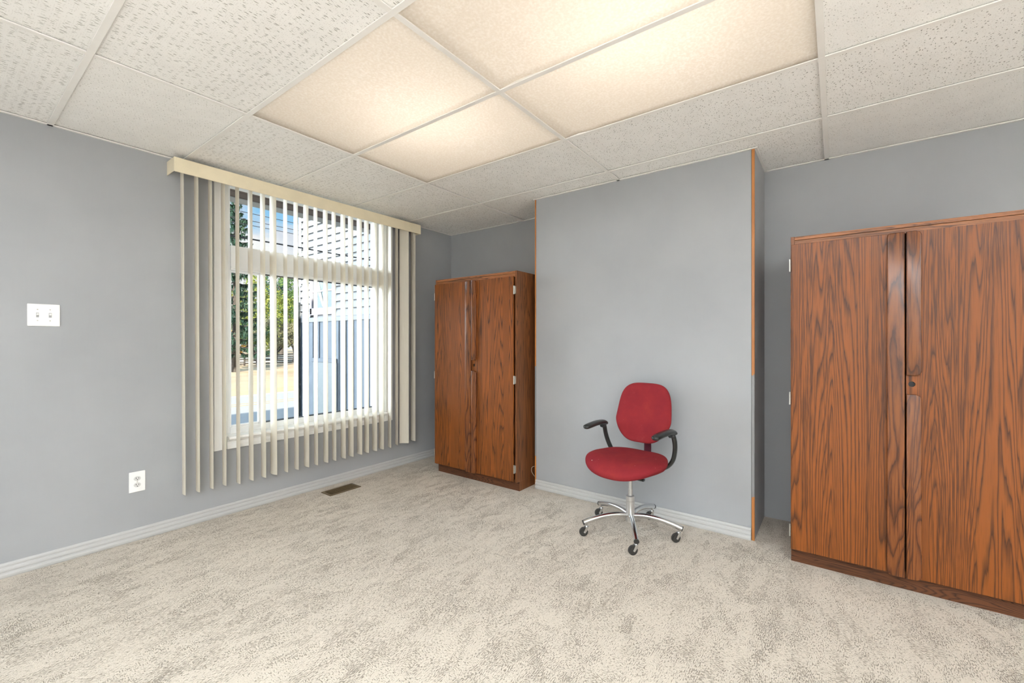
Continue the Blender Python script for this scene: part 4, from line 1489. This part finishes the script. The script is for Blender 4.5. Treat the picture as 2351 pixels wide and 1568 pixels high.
# ---- split-rail fence
fn = empty('split_rail_fence', (22, 46.3, GND), 0, 'dark weathered split-rail fence across the dry grass beyond the road', 'fence')
M_RAILW = plain('weathered_dark_wood', (0.075, 0.062, 0.052), 0.9, vary=0.3, nscale=8)
rr = random.Random(11)
xs_ = [-14 + 2.6 * k for k in range(14)]
for k, x in enumerate(xs_):
    bm = bmesh.new()
    cyl(bm, (x, rr.uniform(-.05, .05), 0), (x + rr.uniform(-.04, .04), 0, 1.15), 0.085, 0.07, seg=7)
    mesh_obj('post', bm, M_RAILW, fn)
bm = bmesh.new()
for k in range(len(xs_) - 1):
    for zr in (0.22, 0.42, 0.62, 0.83, 1.0):
        a = (xs_[k], rr.uniform(-.08, .08), zr + rr.uniform(-.06, .06))
        b_ = (xs_[k + 1], rr.uniform(-.08, .08), zr + rr.uniform(-.06, .06))
        cyl(bm, a, b_, 0.062, 0.05, seg=6)
mesh_obj('rails', bm, M_RAILW, fn)

# ---- trees and shrubs
def leaf_mat(name, cols):
    m, nt, b = newmat(name)
    oi = nt.nodes.new('ShaderNodeTexCoord')
    f = noise(nt, mapped(nt), 1.1, 4.0, 0.7)
    c = ramp(nt, f, [(0.30, cols[0]), (0.5, cols[1]), (0.68, cols[2])])
    link(nt, c, b.inputs['Base Color'])
    b.inputs['Roughness'].default_value = 0.75
    b.inputs['Specular IOR Level'].default_value = 0.2
    tr = nt.nodes.new('ShaderNodeBsdfTranslucent')
    link(nt, c, tr.inputs['Color'])
    ms = nt.nodes.new('ShaderNodeMixShader')
    ms.inputs[0].default_value = 0.3
    link(nt, b.outputs[0], ms.inputs[1])
    link(nt, tr.outputs[0], ms.inputs[2])
    link(nt, ms.outputs[0], nt.nodes['Material Output'].inputs[0])
    return m
M_LF_YG = leaf_mat('yellow_green_leaves', [(0.09, 0.13, 0.030), (0.20, 0.24, 0.05), (0.38, 0.36, 0.08)])
M_LF_G = leaf_mat('green_leaves', [(0.05, 0.10, 0.035), (0.11, 0.18, 0.05), (0.22, 0.28, 0.09)])
M_LF_GREY = leaf_mat('grey_olive_leaves', [(0.12, 0.12, 0.07), (0.22, 0.21, 0.12), (0.33, 0.30, 0.17)])
M_LF_DK = leaf_mat('dark_bluegreen_leaves', [(0.025, 0.06, 0.045), (0.05, 0.11, 0.075), (0.11, 0.18, 0.11)])
M_LF_OR = leaf_mat('orange_autumn_leaves', [(0.36, 0.14, 0.02), (0.55, 0.27, 0.04), (0.50, 0.36, 0.06)])
M_BARK = plain('dark_bark', (0.085, 0.07, 0.058), 0.95, vary=0.35, nscale=6, bmp=0.5)

def leaf(bm, c, n_, s, rg):
    n_ = n_.normalized()
    u = n_.cross(Vector((rg.uniform(-1, 1), rg.uniform(-1, 1), rg.uniform(-1, 1)))).normalized()
    v = n_.cross(u)
    a = [bm.verts.new(c + u * s * p + v * s * q * 0.62) for p, q in ((-1, 0), (-0.2, -1), (1, 0), (-0.2, 1))]
    bm.faces.new(a)

def broad_tree(name, x, y, ht, rad, mat, label, trunk_h, nclump, nleaf, lsz, seed, group=None, lean=0.0):
    rg = random.Random(seed)
    t = empty(name, (x, y, GND), 0, label, 'shrub' if 'shrub' in name else 'tree', group)
    bm = bmesh.new()
    tr = 0.09 + ht * 0.018
    top = Vector((lean, 0.1, trunk_h + (ht - trunk_h) * 0.45))
    if trunk_h > 0.2:
        tube(bm, spline([(0, 0, 0), (lean * 0.3 + 0.08, 0.05, trunk_h * 0.5), (lean * 0.7, 0, trunk_h), top], 5), [tr * (1 - 0.7 * k / 15) for k in range(16)], 9)
        for k in range(7):
            a = rg.uniform(0, 2 * PI)
            b0 = Vector((lean * 0.6, 0, trunk_h * rg.uniform(0.7, 1.15)))
            e = Vector((math.cos(a) * rad * 0.75 + lean, math.sin(a) * rad * 0.75, trunk_h + (ht - trunk_h) * rg.uniform(0.2, 0.7)))
            mdl = b0.lerp(e, 0.5) + Vector((0, 0, 0.25))
            tube(bm, spline([b0, mdl, e], 4), [tr * 0.42 * (1 - 0.75 * q / 8) for q in range(9)], 6)
    else:
        cyl(bm, (0, 0, 0), (0, 0, ht * 0.5), 0.06, 0.03, seg=7)
    mesh_obj('trunk', bm, M_BARK, t)
    bm = bmesh.new()
    cz = (ht + trunk_h) / 2
    hz_ = (ht - trunk_h * 0.8) / 2
    for k in range(nclump):
        while True:
            p = Vector((rg.uniform(-1, 1), rg.uniform(-1, 1), rg.uniform(-1, 1)))
            if 0.25 < p.length < 1:
                break
        c = Vector((p.x * rad * 0.85 + lean, p.y * rad * 0.85, cz + p.z * hz_ * 0.88))
        cr = rad * rg.uniform(0.16, 0.30)
        for q in range(nleaf):
            d = Vector((rg.gauss(0, 1), rg.gauss(0, 1), rg.gauss(0, 0.8))).normalized()
            leaf(bm, c + d * cr * rg.uniform(0.7, 1.05), d + Vector((rg.uniform(-.6, .6), rg.uniform(-.6, .6), rg.uniform(-.2, .9))), lsz * rg.uniform(0.7, 1.3), rg)
    mesh_obj('foliage', bm, mat, t)
    return t

def spruce(x, y, ht, rad, label, seed):
    rg = random.Random(seed)
    t = empty('spruce_tree', (x, y, GND), 0, label, 'tree')
    bm = bmesh.new()
    tube(bm, [(0, 0, 0), (0.05, 0, ht * 0.5), (0, 0, ht)], [0.26, 0.15, 0.03], 9)
    lb = bmesh.new()
    nz_ = 26
    for k in range(nz_):
        z = ht * (0.10 + 0.88 * k / nz_)
        rl = rad * (1 - k / nz_) ** 0.75
        for q in range(7):
            a = rg.uniform(0, 2 * PI)
            L = rl * rg.uniform(0.75, 1.1)
            dirv = Vector((math.cos(a), math.sin(a), 0))
            pts = [Vector((0, 0, z)) + dirv * L * s + Vector((0, 0, -0.45 * L * s * (1 - s) * 1.2 + 0.05 * L * s)) for s in (0, 0.35, 0.7, 1.0)]
            tube(bm, pts, [0.045, 0.03, 0.02, 0.008], 5)
            side = Vector((-dirv.y, dirv.x, 0))
            for s in range(int(34 * L / rad) + 10):
                f_ = rg.uniform(0.25, 1.0)
                c = Vector((0, 0, z)) + dirv * L * f_ + Vector((0, 0, -0.54 * L * f_ * (1 - f_)))
                ln = rg.uniform(0.15, 0.50)                      # hanging sprays
                off = side * rg.uniform(-0.28, 0.28) * L * 0.4
                a_ = c + off
                tip = a_ + Vector((rg.uniform(-.12, .12), rg.uniform(-.12, .12), -ln))
                wv = side * rg.uniform(0.02, 0.05) + dirv * rg.uniform(-.08, .08)
                vv = [lb.verts.new(p) for p in (a_ - wv, a_ + wv, tip)]
                lb.faces.new(vv)
                leaf(lb, a_, Vector((rg.uniform(-.5, .5), rg.uniform(-.5, .5), 1)), 0.14, rg)
    mesh_obj('trunk', bm, M_BARK, t)
    mesh_obj('foliage', lb, M_LF_DK, t)

spruce(14.3, 37.7, 16.0, 2.5, 'tall dark spruce with drooping branches at the left edge of the window', 5)
broad_tree('leafy_tree', 24.8, 58.8, 10.8, 4.2, M_LF_YG, 'yellow-green broad tree standing beyond the fence, right of the spruce', 1.6, 70, 75, 0.17, 21)
broad_tree('apple_tree', 22.0, 47.9, 5.6, 2.4, M_LF_GREY, 'low grey-leaved tree with a thick dark trunk at the split-rail fence', 1.5, 40, 70, 0.11, 22, None, 0.3)
broad_tree('gnarled_tree', 18.6, 43.9, 4.6, 1.8, M_LF_G, 'small gnarled green tree leaning at the split-rail fence, left of the grey-leaved one', 1.5, 30, 60, 0.10, 23, None, -0.4)
broad_tree('leafy_tree', 36.0, 76.0, 15.0, 4.2, M_LF_DK, 'tall dark tree behind the grey-leaved tree by the fence', 2.2, 70, 75, 0.19, 24)
broad_tree('leafy_tree', 34.3, 66.6, 17.0, 4.2, M_LF_G, 'tallest green tree just left of the clapboard house corner', 1.8, 75, 70, 0.18, 25)
broad_tree('leafy_tree', 26.0, 51.8, 5.8, 2.2, M_LF_YG, 'low yellow-green tree right of the grey-leaved tree, before the tallest one', 1.4, 40, 70, 0.13, 26)
broad_tree('autumn_shrub', 17.9, 47.6, 4.2, 1.35, M_LF_OR, 'orange autumn shrub at the left end of the view through the window', 0.0, 20, 70, 0.10, 27)
for k, (x, y, h_, r_) in enumerate(((29, 84, 3.4, 4.2), (37, 82, 3.6, 4.4), (45, 79, 3.2, 4.2), (22, 88, 3.8, 4.5), (54, 78, 3.6, 4.6))):
    broad_tree('hedge_shrub', x, y, h_, r_, M_LF_YG, 'yellowish hedge shrub at the far side of the gravel lot', 0.0, 26, 50, 0.22, 40 + k, 'hedge shrubs beyond the gravel lot')
for k, (x, y) in enumerate(((20, 100), (31, 98), (42, 96), (53, 93), (64, 88))):
    broad_tree('distant_tree', x, y, 10.5 + (k * 37 % 4), 6.5, M_LF_DK, 'dark distant tree in the row behind the hedge', 2.0, 40, 45, 0.35, 60 + k, 'distant trees behind the hedge')
